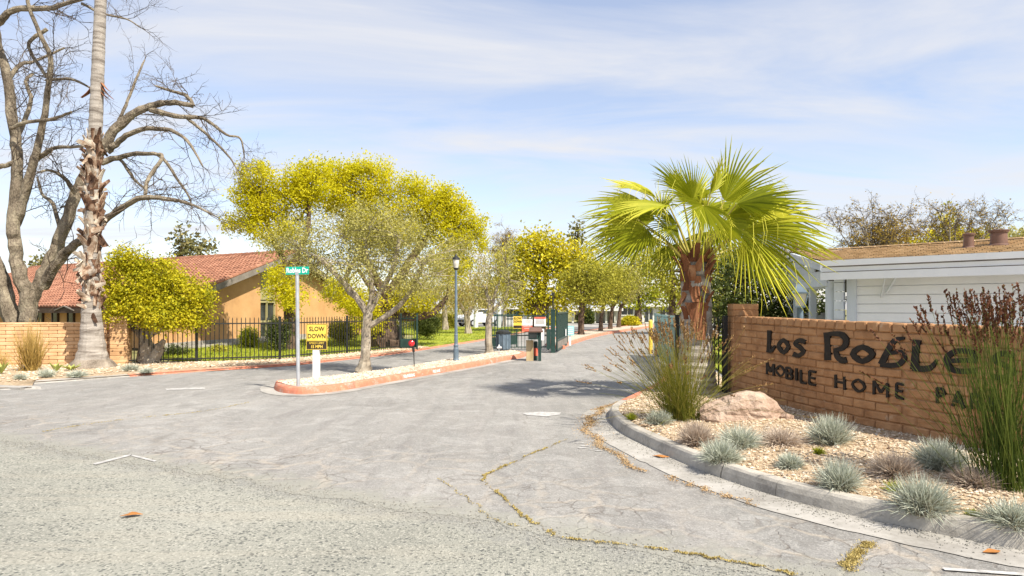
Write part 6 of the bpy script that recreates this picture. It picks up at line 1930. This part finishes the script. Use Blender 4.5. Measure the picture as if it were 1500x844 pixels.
# plants at the foot of the low wall
def sprays(px, py, w, h, lab, m, n=260, W=.006):
    c = G(px, py, .07); k = c.y / FPX
    tuft('dry_grass_clump', c, w * k * .5, h * k, n, M[m], lab, 'grass clump', W, .28, droop=.1)
sprays(45, 543, 64, 78, 'tall straw-coloured grass clump in front of the low wall', 'dry_grass', 420, .007)
sprays(-6, 545, 50, 40, 'straw grass clump cut by the left edge of the frame', 'dry_grass', 200, .006)
for px, py, w, h, lb in ((82, 546, 18, 18, 'small yellow-green agave left of the palm foot'), (104, 543, 26, 10, 'small low agave nearest the palm foot'), (2, 548, 20, 20, 'green agave at the left edge of the frame')):
    c = G(px, py, .07); k = c.y / FPX
    r = thing('agave', c, lb, 'plant')
    for i in range(9):
        a = i * 2.4; o_ = V3((math.cos(a), math.sin(a), 0)); mb = MB()
        mb.slab([c, c + o_ * w * k * .25 + V3((-o_.y, o_.x, 0)) * .035 + up * h * k * .5, c + o_ * w * k * .5 + up * h * k * random.uniform(.6, 1), c + o_ * w * k * .25 - V3((-o_.y, o_.x, 0)) * .035 + up * h * k * .5], .008)
        part('leaf', mb, M['agave'], r)
for px, py, w, h, lb in ((30, 556, 22, 10, 'small grey tuft near the left kerb'), (68, 552, 30, 14, 'grey-blue tuft between the straw grass and the agaves'), (113, 552, 32, 12, 'grey tuft at the foot of the tall palm'), (192, 543, 34, 12, 'flat grey tuft under the end pillar'), (215, 546, 26, 9, 'flat grey tuft right of the end pillar')):
    c = G(px, py, .07); k = c.y / FPX
    tuft('grey_tuft', c, w * k * .55, h * k, 420, M['fescue'], lb, 'grass tuft', .006, group='grey tufts on the left verge')

# ---------------------------------------------------------------- far houses and the car
def far_house(px0, px1, pyb, pyt, roof_py, Y, label, windows=(), carport=False):
    a, b = P(px0, pyt, Y), P(px1, pyt, Y); w = b.x - a.x; h = a.z
    cx = (a.x + b.x) / 2
    t = thing('house', V3((cx, Y, 0)), label, 'house')
    if not carport:
        mb = MB(); mb.box(V3((cx, Y + 3, h / 2)), (w, 6, h)); part('wall', mb, M['far_white'], t)
    else:
        for u in (0.02, .25, .5, .75, .98):
            mb = MB(); mb.box(V3((a.x + w * u, Y + .2, h / 2)), (.22, .22, h)); part('post', mb, M['far_white'], t)
        mb = MB(); mb.box(V3((cx + w * .2, Y + 5.5, h / 2)), (w * .55, 4, h)); part('wall', mb, M['far_white'], t)
    rz = P(0, roof_py, Y).z
    mb = MB(); o_ = .5
    mb.slab([V3((a.x - o_, Y - .5, h)), V3((b.x + o_, Y - .5, h)), V3((b.x + o_, Y + 3, rz)), V3((a.x - o_, Y + 3, rz))], .22); mb.slab([V3((a.x - o_, Y + 3, rz)), V3((b.x + o_, Y + 3, rz)), V3((b.x + o_, Y + 6.5, h)), V3((a.x - o_, Y + 6.5, h))], .22)
    part('roof', mb, M['far_roof'], t)
    mb = MB(); mb.box(V3((cx, Y - .56, h - .12)), (w + 1.0, .08, .3)); part('fascia', mb, M['far_white'], t)
    for u0, u1, z0, z1 in windows:
        mb = MB(); mb.box(V3((a.x + w * (u0 + u1) / 2, Y - .02, h * (z0 + z1) / 2)), (w * (u1 - u0), .1, h * (z1 - z0))); wv = part('window', mb, M['glass'], t)
        mb = MB(); mb.box(V3((a.x + w * (u0 + u1) / 2, Y - .09, h * (z0 + z1) / 2)), (.08, .05, h * (z1 - z0))); mb.box(V3((a.x + w * (u0 + u1) / 2, Y - .09, h * z0)), (w * (u1 - u0) + .2, .07, .1))
        link('frame', mb.mesh('frame', WLOC[t]), M['far_white'], wv)
far_house(726, 812, 478, 449, 437, 64, 'low white house behind the exit gate with dark windows', [(.18, .42, .4, .85), (.55, .66, .4, .85), (.8, .9, 0, .8)])
far_house(900, 990, 478, 446, 436, 74, 'white house at the end of the drive left of the fan palm', [(.12, .3, .4, .8), (.5, .62, .0, .8), (.75, .92, .4, .8)])
far_house(838, 905, 478, 452, 446, 72, 'low white carport left of the far white house', (), True)
far_house(480, 640, 478, 450, 440, 78, 'pale house half hidden behind trees beyond the lawn', [(.2, .3, .4, .8), (.6, .7, .4, .8)])
for px, lb in ((646, 'left'), (697, 'middle'), (731, 'right')):
    Y = 52.5; q = G(px, HY + 1520 / Y)
    mb = MB(); mb.lathe(V3((q.x, Y, 0)), [(.22, 0), (.2, .1), (.17, 1.2), (.15, 3.0)], 10)
    tag(link('white_pole', mb.mesh('white_pole'), M['old_white']), '%s of the white poles standing along the far side of the lawn' % lb, 'pole')
def car(px, Y, yaw, label):
    base = V3(((px - CX) / FPX * Y, Y, .012))
    t = thing('parked_car', base, label, 'car')
    ca, sa = math.cos(yaw), math.sin(yaw)
    T = lambda x, y, z: base + V3((x * ca - y * sa, x * sa + y * ca, z))
    prof = [(-2.15, .35), (-2.2, .75), (-1.95, .98), (-1.2, 1.05), (-.6, 1.52), (.9, 1.56), (1.6, 1.12), (2.1, 1.0), (2.2, .6), (2.15, .35)]
    mb = MB(); secs = []
    for y, s in ((-.88, .9), (-.8, 1.0), (.8, 1.0), (.88, .9)):
        secs.append([T(x, y * (1 if z < 1.1 else .82), z if z < 1.1 else 1.1 + (z - 1.1) * (1 if abs(y) < .85 else .85)) for x, z in prof])
    mb.grid([s_ + [s_[0]] for s_ in secs]); mb.add(secs[0], [tuple(range(10))]); mb.add(secs[-1], [tuple(reversed(range(10)))])
    part('body', mb, M['car_paint'], t)
    mb = MB()
    mb.slab([T(-1.12, -.68, 1.1), T(-1.12, .68, 1.1), T(-.64, .6, 1.49), T(-.64, -.6, 1.49)], -.012)
    for sy in (-1, 1):
        q = [T(-.95, .79 * sy, 1.12), T(1.35, .79 * sy, 1.12), T(.85, .745 * sy, 1.48), T(-.55, .745 * sy, 1.48)]
        mb.slab(q if sy < 0 else list(reversed(q)), -.03)
    part('window', mb, M['glass'], t)
    for x in (-1.35, 1.35):
        for y in (-.82, .82):
            mb = MB(); mb.tube([T(x, y - .1, .31), T(x, y + .1, .31)], .31, 14); w_ = part('wheel', mb, M['rubber'], t)
            mb = MB(); mb.tube([T(x, y - .112, .31), T(x, y + .112, .31)], .18, 10); link('rim', mb.mesh('rim', WLOC[t]), M['steel'], w_)
    for y in (-.62, .62):
        mb = MB(); mb.box(T(-2.16, y, .78), (.12, .34, .16), (V3((ca, sa, 0)), V3((-sa, ca, 0)), up)); part('headlight', mb, M['sign_white'], t)
    mb = MB(); mb.box(T(-2.2, 0, .5), (.08, 1.3, .2), (V3((ca, sa, 0)), V3((-sa, ca, 0)), up)); part('grille', mb, M['black_metal'], t)
car(702, 58.5, R(40), 'silver car parked on the cross street, seen between the tree trunks')
